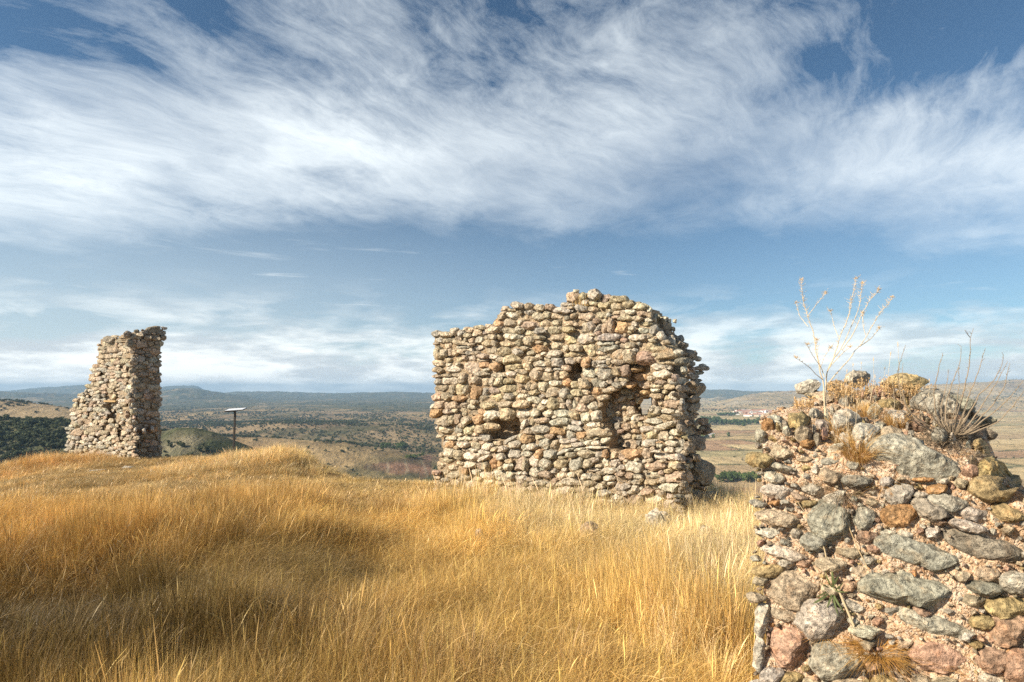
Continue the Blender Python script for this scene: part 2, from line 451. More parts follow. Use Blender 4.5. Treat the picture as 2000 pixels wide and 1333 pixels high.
# ------------------------------------------------------------------ valley and hills beyond
RIDGES = [  # distance, log width, frame profile of the crest line, kind of cover
    (9000, .20, [(-1600, 772), (-800, 770), (-200, 768), (0, 767), (40, 763), (100, 756), (175, 751), (250, 754), (320, 755.5), (350, 754), (376, 753.5), (388, 755), (402, 762), (415, 766), (460, 769), (640, 776), (2800, 776)], 'far'),
    (7400, .16, [(-1600, 790), (360, 788), (420, 774), (458, 766.5), (480, 765.5), (540, 766), (600, 769), (640, 769.5), (700, 768.5), (845, 767), (1000, 768), (1300, 770), (1380, 762.5), (1410, 761), (1450, 763), (1480, 764), (1530, 766), (1600, 768), (2800, 772)], 'far'),
    (5200, .17, [(-1600, 776), (-300, 776), (0, 766), (60, 768), (130, 771), (200, 775), (270, 772), (310, 764), (350, 760.5), (400, 763), (450, 770), (500, 778), (560, 788), (620, 799), (700, 812), (2800, 812)], 'forest'),
    (4300, .09, [(-1600, 815), (620, 810), (655, 800), (680, 792), (700, 791), (740, 799), (800, 808), (2800, 812)], 'forest'),
    (2400, .13, [(-1600, 812), (300, 807), (500, 806), (640, 807), (720, 812), (850, 818), (1000, 826), (2800, 900)], 'steppe'),
    (1350, .16, [(-1600, 830), (300, 836), (450, 832), (550, 825), (650, 827), (750, 832), (850, 838), (1000, 848), (1150, 870), (2800, 950)], 'steppe'),
    (1000, .16, [(-1600, 760), (-500, 770), (0, 785), (60, 789), (130, 795), (200, 806), (300, 824), (380, 850), (480, 880), (2800, 1000)], 'pasture'),
    (800, .15, [(-1600, 850), (300, 862), (420, 850), (500, 854), (600, 860), (680, 868), (760, 885), (830, 900), (900, 920), (2800, 1000)], 'steppe'),
    (430, .22, [(-1600, 770), (-500, 790), (0, 820), (100, 824), (200, 832), (300, 840), (330, 838), (352, 832), (385, 831), (420, 838), (470, 858), (540, 885), (640, 930), (760, 1010), (2800, 1200)], 'forest'),
    (5600, .10, [(-1600, 800), (1330, 796), (1380, 783), (1402, 775), (1440, 783), (1500, 790), (2800, 800)], 'steppe'),
    (4200, .17, [(-1600, 800), (1330, 800), (1380, 790), (1430, 778), (1455, 771), (1500, 767), (1560, 764), (1650, 760), (1750, 756), (1834, 751), (1900, 747), (1960, 745.5), (2000, 743), (2100, 740), (2400, 744), (2800, 750)], 'steppe'),
    (3100, .10, [(-1600, 815), (1330, 806), (1400, 798), (1450, 793), (1500, 789), (1560, 784), (1700, 779), (1850, 776), (2000, 774), (2800, 770)], 'steppe'),
]
KINDS_ = {'far': 0, 'forest': 1, 'steppe': 2, 'pasture': 3}
SL = lambda y: (math.sin(PITCH) + (666.5 - np.asarray(y)) / FPX * math.cos(PITCH)) / (math.cos(PITCH) - (666.5 - np.asarray(y)) / FPX * math.sin(PITCH))

def valley(k, Yd):
    """height and cover of the land at tangent k = x / y and forward distance Yd"""
    px = 1000 + k * FPX
    base = -104 + 79 * np.exp(-(np.maximum(Yd - 40, 0) / 170.0)) + 60 * sstep(5000, 14000, Yd) * 0
    z = base.copy(); cover = np.full_like(z, -1.0)
    for Y0, w, prof, kind in RIDGES:
        yy = np.interp(px, [a for a, _ in prof], [b for _, b in prof])
        top = EYE[2] + SL(yy) * Y0
        l = (np.log(Yd / Y0)) / w
        g = np.where(l < 0, np.exp(-l * l), np.exp(-l * l * .5))
        zz = base + (top - base) * g
        rel = np.clip((top - base) / 12.0, 0, 1)
        zz = np.where(top > base, zz, base - 50)
        cover = np.where((zz > z) & (g > .12) & (top > base + 6), KINDS_[kind], cover)
        z = np.maximum(z, zz)
    x = k * Yd
    hill = np.clip((z - base) / 40, 0, 1)
    amp = np.minimum(Yd, 4500) * .0042
    lf = 5.5 / np.maximum(Yd, 250)
    z = z + hill * amp * 1.6 * (fbm(x / 260, Yd / 420, oct=5, rough=.55, seed=21)) + np.minimum(Yd / 300, 1) * 2.2 * fbm(x / 90, Yd / 140, oct=3, seed=5)
    z = z - hill * amp * .5 * (1 - np.abs(fbm(x / 330 + 5, Yd / 800, oct=4, seed=33))) ** 3
    return z, cover

ks = np.concatenate([np.linspace(-1.75, -.97, 30), np.linspace(-.95, .95, 1120), np.linspace(.97, 1.75, 30)])
Ys = np.concatenate([np.exp(np.linspace(math.log(34), math.log(155), 36)), np.exp(np.linspace(math.log(160), math.log(15000), 390))])
nk, nY = len(ks), len(Ys)
K, YY = np.meshgrid(ks, Ys)
ZV, CV = valley(K, YY)
XV = K * YY
V = np.stack([XV, YY, ZV + EYE[2] * 0], -1).reshape(-1, 3)
ii, jj = np.meshgrid(np.arange(nY - 1), np.arange(nk - 1), indexing='ij')
q0 = (ii * nk + jj).ravel()
F = np.stack([q0, q0 + 1, q0 + nk + 1, q0 + nk], 1)
# cover colours
tan = np.array([.36, .275, .17]); gold = np.array([.44, .33, .18]); red = np.array([.30, .165, .105]); brown = np.array([.22, .155, .10]); green = np.array([.055, .065, .034]); grey = np.array([.40, .35, .27])
n_a = fbm(XV / 420, YY / 650, oct=5, seed=41); n_b = fbm(XV / 90, YY / 130, oct=4, seed=42); n_c = fbm(XV / 1500, YY / 2200, oct=3, seed=43)
col = tan + (gold - tan) * sstep(-.2, .35, n_a)[..., None]
col = col + (brown - col) * (0.6 * sstep(.0, .4, n_b))[..., None]
steppe = (CV == 2) | (CV == 3)
rock = sstep(.15, .4, fbm(XV / 200 + 9, YY / 120, oct=5, seed=50))
col = np.where(steppe[..., None], col + (grey - col) * (rock * .55)[..., None], col)
def cells(sx, sy, seed, ang=0.2):
    ca, sa = math.cos(ang), math.sin(ang)
    u = (XV * ca + YY * sa) / sx; v = (-XV * sa + YY * ca) / sy
    u = u + .35 * vnoise(XV / (sx * 2.2), YY / (sx * 2.2), seed=seed + 8); v = v + .30 * vnoise(XV / (sx * 1.8) + 4, YY / (sx * 1.8), seed=seed + 9)
    row = np.floor(v).astype(np.int64); u = u + _h(row, row * 0, row * 0, seed) * 3
    cl = np.floor(u).astype(np.int64)
    return _h(cl, row, row * 0, seed + 1), np.minimum(np.minimum(u - cl, cl + 1 - u) * sx, np.minimum(v - row, row + 1 - v) * sy)
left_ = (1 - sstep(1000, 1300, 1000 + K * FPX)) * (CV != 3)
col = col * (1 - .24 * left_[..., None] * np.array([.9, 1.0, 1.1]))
fr, fe = cells(420, 90, 60)
pal = np.array([[.46, .35, .19], [.50, .39, .22], [.42, .32, .18], [.34, .22, .135], [.38, .28, .165], [.44, .35, .20], [.34, .29, .16], [.45, .34, .185]])
fcol = pal[(fr * 7.99).astype(int)] * (1 + .10 * n_b[..., None])
PXV = 1000 + K * FPX
flat = (CV < 0) & (YY > 420)
flat = flat * sstep(1050, 1330, PXV)
col = col + (fcol - col) * (flat * .9)[..., None]
hedge = flat * (fe < 7) * (fbm(XV / 60, YY / 60, oct=2, seed=71) > -.05)
col = col + (green * 1.4 - col) * (hedge * .75)[..., None]
# ploughed red field with pale strips below the crest, left of the standing wall
def inpx(px0, px1, y0, y1):
    s0, s1 = SL(y0), SL(y1)
    sl = (ZV - EYE[2]) / YY
    return (PXV > px0) & (PXV < px1) & (sl < s0) & (sl > s1)
_sy = 760 - (ZV - EYE[2]) / YY * FPX
f1 = (PXV > 716) & (PXV < 846) & (_sy > 906 - (PXV - 716) * .15) & (_sy < 914 + (PXV - 716) * .16) & (YY > 300) & (YY < 900)
strip = ((XV * .55 + YY * .12 + 2 * n_b) / 13.0) % 1.0
rc = np.where((strip < .16)[..., None], [.30, .22, .15], [.225, .135, .09])
col = np.where(f1[..., None], rc, col)
col = np.where((CV == 3)[..., None], col * .80, col)
f2 = inpx(830, 870, 878, 884)
# woods
col = np.where((CV == 1)[..., None] & (YY < 900)[..., None], np.array([.22, .185, .13]) * (1 + .2 * n_b[..., None]), col)
wn = .6 * fbm(XV / 300, YY / 420, oct=5, rough=.6, seed=81) + .55 * fbm(XV / 60, YY / 80, oct=4, rough=.6, seed=82)
fw = np.where(CV == 0, sstep(-.75, -.3, wn), 0) + np.where(CV == 1, sstep(-.50, -.08, wn), 0) + np.where(CV == 2, .80 * sstep(-.18, .22, wn), 0) + np.where(CV == 3, .3 * sstep(.2, .40, wn), 0) + np.where((CV < 0) & (PXV < 1050), .6 * sstep(.0, .35, wn), 0)
right = sstep(1300, 1500, PXV) * (CV == 2)
fw = fw * (1 - .45 * right)
fw = np.where((PXV < 1100) & (YY > 2650) & (CV < 0), np.maximum(fw, sstep(-.55, -.1, wn)), fw)
speck = .75 + .25 * sstep(-.2, .2, fbm(XV / 24, YY / 38, oct=2, seed=90))
col = col + (green * (1.0 + .35 * n_b[..., None]) - col) * np.clip(fw * speck, 0, .95)[..., None]
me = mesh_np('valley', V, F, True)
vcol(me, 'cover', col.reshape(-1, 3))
m, t, out = new_mat('valley_cover')
at = t.n('ShaderNodeAttribute'); at.attribute_name = 'cover'
p = t.n('ShaderNodeNewGeometry').outputs['Position']
pf = t.v('MULTIPLY', p, (1.0, 0.6, 1.0))
n1 = t.noise(pf, 0.045, 6.0, 0.7); n2 = t.noise(pf, 0.22, 5.0, 0.7)
v = t.ramp(n1, 0.3, 0.7, 0.74, 1.24)
c = t.mix(1.0, at.outputs['Color'], t.xyz(v, v, v), 'MULTIPLY')
c = t.mix(t.m('MULTIPLY', t.ramp(n2, 0.60, 0.68), 0.6), c, (0.075, 0.07, 0.04))
principled(t, out, c, 0.95, t.bump(t.m('ADD', n1, t.m('MULTIPLY', n2, 0.3)), 0.8, 9.0), 0.0)
terrain = obj('terrain', me, m)
tag(terrain, 'rolling valley, dry fields and far wooded hills below the hilltop', kind='structure')

# air between here and the hills
bmh = bmesh.new(); bmesh.ops.create_cube(bmh, size=1.0)
for v_ in bmh.verts:
    v_.co = Vector((v_.co.x * 54000, 7000 + v_.co.y * 15400 + 0, -20 + v_.co.z * 260 ))
meh = bpy.data.meshes.new('haze'); bmh.to_mesh(meh); bmh.free()
mh = bpy.data.materials.new('thin_haze'); mh.use_nodes = True; mh.node_tree.nodes.clear()
th = NT(mh.node_tree); oh = th.n('ShaderNodeOutputMaterial'); pv = th.n('ShaderNodeVolumePrincipled')
pv.inputs['Color'].default_value = (0.34, 0.54, 0.79, 1); pv.inputs['Density'].default_value = 0.000098; pv.inputs['Anisotropy'].default_value = 0.0
mh.node_tree.links.new(pv.outputs[0], oh.inputs['Volume'])
mh.cycles.homogeneous_volume = True
haze = obj('haze', meh, mh); tag(haze, 'thin blue haze over the valley', kind='stuff')
# ------------------------------------------------------------------ scattering on points
def scatter(name, mat, protos, P, rot, scl, idx, tint):
    me = bpy.data.meshes.new(name); me.vertices.add(len(P)); me.vertices.foreach_set('co', np.asarray(P, np.float32).ravel())
    def attr(nm, ty, key, arr):
        a = me.attributes.new(nm, ty, 'POINT'); a.data.foreach_set(key, np.ascontiguousarray(arr).ravel())
    attr('rot', 'FLOAT_VECTOR', 'vector', np.asarray(rot, np.float32)); attr('scl', 'FLOAT_VECTOR', 'vector', np.asarray(scl, np.float32))
    attr('idx', 'INT', 'value', np.asarray(idx, np.int32)); attr('tint', 'FLOAT_VECTOR', 'vector', np.asarray(tint, np.float32))
    o = bpy.data.objects.new(name, me); COL.objects.link(o); me.materials.append(mat)
    g = bpy.data.node_groups.new(name + '_spread', 'GeometryNodeTree')
    g.interface.new_socket('Geometry', in_out='INPUT', socket_type='NodeSocketGeometry')
    g.interface.new_socket('Geometry', in_out='OUTPUT', socket_type='NodeSocketGeometry')
    N = g.nodes.new; L = g.links.new
    gi = N('NodeGroupInput'); go = N('NodeGroupOutput')
    iop = N('GeometryNodeInstanceOnPoints')
    join = N('GeometryNodeJoinGeometry')
    for pr in reversed(protos):
        oi = N('GeometryNodeObjectInfo'); oi.transform_space = 'ORIGINAL'
        oi.inputs['Object'].default_value = pr; oi.inputs['As Instance'].default_value = True
        L(oi.outputs['Geometry'], join.inputs[0])
    def na(nm, ty):
        a = N('GeometryNodeInputNamedAttribute'); a.data_type = ty; a.inputs[0].default_value = nm
        return a.outputs[0]
    L(gi.outputs[0], iop.inputs['Points']); L(join.outputs[0], iop.inputs['Instance'])
    iop.inputs['Pick Instance'].default_value = True
    L(na('idx', 'INT'), iop.inputs['Instance Index'])
    L(na('rot', 'FLOAT_VECTOR'), iop.inputs['Rotation']); L(na('scl', 'FLOAT_VECTOR'), iop.inputs['Scale'])
    L(iop.outputs[0], go.inputs[0])
    md = o.modifiers.new('spread', 'NODES'); md.node_group = g
    return o

def blades(n, radius, h0, h1, width, lean, curl, heads=0.0, seg=4, seed=0, windx=0.0, splay=0.6):
    r = np.random.default_rng(seed)
    A = Acc()
    for i in range(n):
        a = r.uniform(0, 6.283); rr = radius * math.sqrt(r.uniform())
        base = np.array([math.cos(a) * rr, math.sin(a) * rr, -0.02])
        h = r.uniform(h0, h1) * (1 - .25 * r.uniform() ** 2)
        b = r.normal(0, .45) + a
        ln = abs(r.normal(lean, lean * .6)) + splay * rr / max(radius, .01) * lean
        d = np.array([math.cos(b) * ln + windx, math.sin(b) * ln, 0])
        cu = r.uniform(.3, 1.0) * curl
        w = width * r.uniform(.7, 1.3)
        side = np.array([math.cos(b + 1.57 + r.normal(0, .6)), math.sin(b + 1.57 + r.normal(0, .6)), 0])
        ts = np.linspace(0, 1, seg + 1)
        pts = base + np.outer(ts * h, [0, 0, 1]) + np.outer((ts * .35 + ts ** 2.4 * cu) * h, d)
        pts[:, 2] -= (ts ** 3) * cu * np.hypot(d[0], d[1]) * h * .55
        ws = w * (1 - ts ** 1.5 * .85)
        if r.uniform() < heads:
            # flower spike: a short spindle at the tip
            tipd = pts[-1] - pts[-2]; tipd /= np.linalg.norm(tipd)
            L_ = r.uniform(.035, .075); s2 = np.cross(tipd, side)
            drop = np.array([d[0], d[1], -.35]) * .4
            sp = np.array([pts[-1] + tipd * L_ * q + drop * L_ * q * q for q in (0, .3, .7, 1.0)])
            v, f = tube(sp, np.array([.0012, .0034, .0030, .0006]) * (width / .0022), 4)
            A.add(v, f, np.array([1.35, 1.45, 1.7]))
        L_ = pts - side * ws[:, None] * .5; R_ = pts + side * ws[:, None] * .5
        v = np.empty((2 * (seg + 1), 3)); v[0::2] = L_; v[1::2] = R_
        f = np.array([(2 * k, 2 * k + 1, 2 * k + 3, 2 * k + 2) for k in range(seg)])
        tone = r.uniform(.72, 1.30)
        A.add(v, f, np.array([tone, tone * r.uniform(.93, 1.04), tone * r.uniform(.8, 1.15)]))
    return A

def sward(n, radius, h0, h1, width, lean, curl, wind, heads, seg, seed, clumps=14):
    """a round patch of grass, thinning out towards its rim; blades as strips, built all at once"""
    r = np.random.default_rng(seed)
    cc = r.normal(0, radius * .5, (clumps, 2)); which = r.integers(0, clumps, n)
    loose = r.uniform(size=n) < .16
    off_ = r.normal(0, .030, (n, 2))
    b = np.where(loose[:, None], r.normal(0, radius * .46, (n, 2)), cc[which] + off_)
    chh = r.uniform(.45, 1.20, clumps); cdir = r.uniform(0, 6.283, clumps); ctone = r.uniform(.66, 1.22, clumps)
    h = r.uniform(h0, h1, n) * np.where(loose, 1.0, chh[which]) * (1 - .35 * r.uniform(size=n) ** 2)
    h *= np.clip(1.15 - (np.hypot(b[:, 0], b[:, 1]) / radius) ** 2 * .22, .45, 1.1)
    th = np.where(loose, r.uniform(0, 6.283, n), np.arctan2(off_[:, 1], off_[:, 0]) + r.normal(0, .5, n))
    ln = np.abs(r.normal(lean, lean * .7, n)) + np.where(loose, 0, np.hypot(off_[:, 0], off_[:, 1]) * 6.5)
    d = np.stack([np.cos(th) * ln + wind * r.uniform(.2, 1.8, n), np.sin(th) * ln + wind * .25, np.zeros(n)], 1)
    cu = r.uniform(.2, 1.0, n) * curl
    sa = th + 1.57 + r.normal(0, .9, n); side = np.stack([np.cos(sa), np.sin(sa), np.zeros(n)], 1)
    w = width * r.uniform(.6, 1.35, n)
    ts = np.linspace(0, 1, seg + 1)[None, :, None]
    base = np.concatenate([b, np.full((n, 1), -.03)], 1)[:, None, :]
    H = h[:, None, None]; C_ = cu[:, None, None]; D_ = d[:, None, :]
    P = base + ts * H * np.array([0, 0, 1.0]) + (ts * .35 + ts ** 2.2 * C_) * H * D_
    dl = np.hypot(d[:, 0], d[:, 1])[:, None]
    P[..., 2] -= (ts[..., 0] ** 3) * cu[:, None] * dl * h[:, None] * .55
    prof = 1 - ts ** 1.6 * .85
    hd = r.uniform(size=n) < heads
    hp = np.array([.5] * (seg - 1) + [2.4, .5])[None, :, None]
    ws = np.where(hd[:, None, None], w[:, None, None] * hp, w[:, None, None] * prof)
    V_ = np.stack([P - side[:, None] * ws * .5, P + side[:, None] * ws * .5], 2).reshape(-1, 3)
    k = 2 * (seg + 1)
    f1 = np.array([(2 * q, 2 * q + 1, 2 * q + 3, 2 * q + 2) for q in range(seg)])
    F_ = (np.arange(n)[:, None, None] * k + f1[None]).reshape(-1, 4)
    tone = r.uniform(.50, 1.42, n) * np.where(loose, 1.0, ctone[which])
    T_ = np.stack([tone, tone * r.uniform(.92, 1.05, n), tone * r.uniform(.78, 1.2, n)], 1)
    T_[hd] *= np.array([1.18, 1.22, 1.35])
    old = r.uniform(size=n) < .14; T_[old] *= np.array([.62, .60, .62])
    me = mesh_np('sward', V_, F_, False)
    vcol(me, 'tone', np.repeat(T_, k, axis=0))
    return me

PRO = []
specs = [  # n, radius, h0, h1, width, lean, curl, wind, heads, seg
    (1500, .34, .26, .46, .0021, .16, .6, .06, .05, 5, 'patch of upright golden grass in the middle foreground'),
    (1500, .34, .24, .44, .0020, .30, .9, .14, .04, 5, 'patch of loose golden grass bending to the right in the foreground'),
    (1300, .34, .26, .52, .0020, .20, 1.2, .18, .10, 5, 'patch of tall golden stems with bowed seed heads in the foreground'),
    (1500, .34, .20, .40, .0020, .60, 1.5, .55, .05, 5, 'patch of pale lodged grass laid over by the wind'),
    (800, .50, .14, .30, .0042, .40, .8, .10, .02, 3, 'patch of short dry grass on the hilltop'),
    (800, .50, .22, .44, .0040, .28, .9, .10, .04, 3, 'patch of taller dry grass on the hilltop'),
    (260, .34, .36, .66, .0020, .14, .8, .08, .35, 5, 'patch of sparse long grass stems with seed heads'),
]
spots = [(-.35, 3.1), (.35, 3.2), (-.9, 3.5), (.6, 6.2), (-3.4, 10.4), (-2.0, 9.2), (1.1, 3.9)]
for i, (s, (x, y)) in enumerate(zip(specs, spots)):
    o = obj('grass_patch', sward(*s[:10], seed=100 + i), MAT_GRASS, None, (x, y, float(ground_z(x, y))))
    tag(o, s[10], 'grass', kind='stuff')
    PRO.append(o)

# grass: a density, height, cover and colour for every spot of the hilltop
def sample_grass(n, x0, x1, y0, y1, seed):
    r = np.random.default_rng(seed)
    x = r.uniform(x0, x1, n); y = r.uniform(y0, y1, n)
    return x, y, r
GP, GR, GS, GI, GT = [], [], [], [], []
def add_grass(step, x0, x1, y0, y1, seed, near, kmargin=.12, sizef=1.0, wide=1.0):
    r = np.random.default_rng(seed)
    x, y = (a.ravel() for a in np.meshgrid(np.arange(x0, x1, step), np.arange(y0, y1, step)))
    x = x + r.uniform(-.5, .5, len(x)) * step; y = y + r.uniform(-.5, .5, len(y)) * step; n = len(x)
    k = x / np.maximum(y, .05)
    keep = (np.abs(k) < .9 + kmargin + .6 / np.maximum(y, .3)) & (y > .9)
    rad = np.hypot(x, y); er = np.interp(np.arctan2(x, y), _ea, _er)
    keep &= rad < er + 2.5
    # not inside the walls
    keep &= ~inside_walls(x, y)
    path = np.exp(-(((x + 12.6) / 2.4) ** 2 + ((y - 17.5) / 1.6) ** 2))
    bare = path + .8 * sstep(.30, .55, fbm(x * .55, y * .55, oct=3, seed=210)) * sstep(7, 12, y)
    keep &= r.uniform(size=n) > np.clip(bare * .80, 0, .93)
    x, y, k, rad, er = x[keep], y[keep], k[keep], rad[keep], er[keep]
    n = len(x)
    z = ground_z(x, y)
    clump = fbm(x * .9, y * .9, oct=3, seed=220); cl2 = fbm(x * 3.5, y * 3.5, oct=2, seed=221)
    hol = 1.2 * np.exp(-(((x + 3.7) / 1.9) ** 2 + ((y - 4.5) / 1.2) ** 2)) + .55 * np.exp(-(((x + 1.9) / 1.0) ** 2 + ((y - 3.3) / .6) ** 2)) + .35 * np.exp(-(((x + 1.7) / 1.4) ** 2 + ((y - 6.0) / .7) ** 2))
    h = .98 + .60 * clump + .25 * cl2
    hill = sstep(7.5, 12, y) * sstep(-.5, -2.0, x)
    h *= 1 - .52 * hill
    crest = np.exp(-(((x + 7.4) / 2.6) ** 2 + ((y - 16.6) / 2.6) ** 2)) + 1.0 * np.exp(-(((x + 15.3) / 1.8) ** 2 + ((y - 19.2) / 2.0) ** 2)) + .6 * np.exp(-(((x + 1.2) / 1.3) ** 2 + ((y - 10.6) / 1.3) ** 2))
    h *= 1 + .95 * np.clip(crest, 0, 1)
    h *= 1 - .40 * np.clip(hol, 0, 1)
    h *= 1 + .12 * sstep(1.2, 2.8, x) * sstep(5, 7, y)
    h *= r.uniform(.75, 1.2, n) * sizef
    # wind lays the stems over to the right in the middle of the field
    lod = 1.2 * np.exp(-(((x - .5) / 1.7) ** 2 + ((y - 6.2) / 1.3) ** 2)) + .9 * sstep(.15, .4, fbm(x * .7 + 31, y * .7, oct=2, seed=270)) + .7 * np.exp(-(((x - 1.5) / 1.1) ** 2 + ((y - 3.2) / 1.0) ** 2)) + .5 * np.exp(-(((x + .4) / 1.2) ** 2 + ((y - 2.6) / .5) ** 2))
    # patches sit on the slope of the ground and turn only a little, so the wind stays one way
    e_ = .25
    gxx = (ground_z(x + e_, y) - ground_z(x - e_, y)) / (2 * e_); gyy = (ground_z(x, y + e_) - ground_z(x, y - e_)) / (2 * e_)
    spin = r.normal(0, .55, n) + .5 * fbm(x * .4, y * .4 + 9, oct=2, seed=231)
    tx = np.arctan(gyy); ty = -np.arctan(gxx)
    cs, sn = np.cos(spin), np.sin(spin)
    rot = np.stack([tx * cs + ty * sn, -tx * sn + ty * cs, spin], 1)
    i_near = r.choice([0, 1, 2, 6], n, p=[.36, .30, .16, .18]); i_far = np.where(hill > .4, 4, 5)
    i_near = np.where((r.uniform(size=n) < lod * 1.1), 3, i_near)
    idx = i_near if near else np.where((crest > .35), 5, i_far)
    # grass colours by position, darkest in the left hollow
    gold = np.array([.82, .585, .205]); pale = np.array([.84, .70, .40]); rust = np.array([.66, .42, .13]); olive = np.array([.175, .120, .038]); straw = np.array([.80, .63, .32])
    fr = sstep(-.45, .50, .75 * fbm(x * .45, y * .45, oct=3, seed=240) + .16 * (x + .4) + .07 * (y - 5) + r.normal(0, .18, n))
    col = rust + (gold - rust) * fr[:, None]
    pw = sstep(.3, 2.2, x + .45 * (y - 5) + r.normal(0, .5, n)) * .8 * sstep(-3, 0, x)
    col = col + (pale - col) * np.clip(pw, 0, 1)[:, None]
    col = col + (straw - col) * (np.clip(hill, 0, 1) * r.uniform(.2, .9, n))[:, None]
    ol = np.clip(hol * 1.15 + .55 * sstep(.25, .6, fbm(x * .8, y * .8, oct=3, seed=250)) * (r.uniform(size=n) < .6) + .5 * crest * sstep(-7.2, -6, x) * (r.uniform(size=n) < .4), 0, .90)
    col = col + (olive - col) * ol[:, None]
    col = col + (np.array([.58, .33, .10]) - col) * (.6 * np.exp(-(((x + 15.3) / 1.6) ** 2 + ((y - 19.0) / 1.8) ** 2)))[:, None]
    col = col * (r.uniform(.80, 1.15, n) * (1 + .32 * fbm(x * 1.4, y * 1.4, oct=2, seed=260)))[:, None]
    col = col * (1 - .30 * sstep(-.3, -3.2, x) * sstep(7.5, 4.5, y))[:, None]  # darker towards the left foreground
    idx = np.where((idx == 6) & (y < 2.8), 0, idx)
    wide = wide * np.where(y < 2.2, .65, np.where(y < 3.0, .85, 1.0))
    wv = wide * r.uniform(.85, 1.15, n) * r.choice([-1, 1], n) ** 2
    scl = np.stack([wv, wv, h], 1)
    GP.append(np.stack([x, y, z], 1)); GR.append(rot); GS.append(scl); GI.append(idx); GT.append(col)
# ------------------------------------------------------------------ ruined walls
def inpoly(px, py, poly):
    px = np.asarray(px, float); py = np.asarray(py, float); ins = np.zeros(px.shape, bool)
    n = len(poly)
    for i in range(n):
        x0, y0 = poly[i]; x1, y1 = poly[(i + 1) % n]
        if y0 == y1: continue
        cnd = ((y0 > py) != (y1 > py)) & (px < (x1 - x0) * (py - y0) / (y1 - y0) + x0)
        ins ^= cnd
    return ins

class Plane:
    """upright face: through O (ground plan), running along U, looking out along -B; lean leans it back with height"""
    def __init__(s, O, U, B):
        s.O = np.array([O[0], O[1], 0.0]); s.U = np.array([U[0], U[1], 0.0]); s.B = np.array([B[0], B[1], 0.0])
    def hit(s, px, py, off=0.0):
        d = ray(px, py)
        t_ = ((s.O + s.B * np.asarray(off)[..., None] - EYE) @ s.B if np.ndim(off) == 0 else ((s.O + s.B * np.asarray(off)[..., None] - EYE) * s.B).sum(-1)) / (d @ s.B)
        return EYE + d * np.asarray(t_)[..., None]
    def frame(s, px, py):
        return s.U, np.array([0, 0, 1.0]), -s.B

def parse(txt, ox, oy, sc, default='t'):
    """ 'cx cy w h [angle] [tone]; ...' in the units of one enlarged view """
    res = []
    for tok in txt.split(';'):
        f = tok.split()
        if len(f) < 4: continue
        tone = default; ang = 0.0
        if len(f) >= 5:
            for g in f[4:]:
                if g in TONES: tone = g
                else: ang = float(g)
        cx, cy, w, h = map(float, f[:4])
        res.append([ox + cx / sc, oy + cy / sc, w / sc, h / sc, ang, tone])
    return res

def dedupe(seeds):
    out_ = []
    for s in sorted(seeds, key=lambda q: -q[2] * q[3]):
        ok = True
        for q in out_:
            if abs(s[0] - q[0]) / (q[2] * .5) < .62 and abs(s[1] - q[1]) / (q[3] * .5) < .62: ok = False; break
        if ok: out_.append(s)
    return out_

def autofill(seeds, poly, sizes, r, tones, holes=(), tries=4000, tilt=0.0):
    """add stones where none is listed: darts thrown from large to small"""
    xs = [p_[0] for p_ in poly]; ys = [p_[1] for p_ in poly]
    x0, x1, y0, y1 = min(xs), max(xs), min(ys), max(ys)
    S = np.array([[q[0], q[1], q[2], q[3]] for q in seeds]) if seeds else np.zeros((0, 4))
    new = []
    for (w, h, frac) in sizes:
        n = int(tries * frac)
        cx = r.uniform(x0, x1, n); cy = r.uniform(y0, y1, n)
        ok = inpoly(cx, cy, poly)
        for ho in holes: ok &= ~inpoly(cx, cy, ho)
        for a, b in zip(cx[ok], cy[ok]):
            ww = w * r.uniform(.8, 1.25); hh = h * r.uniform(.8, 1.25)
            if len(S):
                d = (np.abs(S[:, 0] - a) / ((S[:, 2] + ww) * .5 * .86)) ** 2.6 + (np.abs(S[:, 1] - b) / ((S[:, 3] + hh) * .5 * .86)) ** 2.6
                if d.min() < 1: continue
            new.append([a, b, ww, hh, tilt + r.normal(0, 5), tones[r.integers(len(tones))]])
            S = np.vstack([S, [a, b, ww, hh]])
    return seeds + new

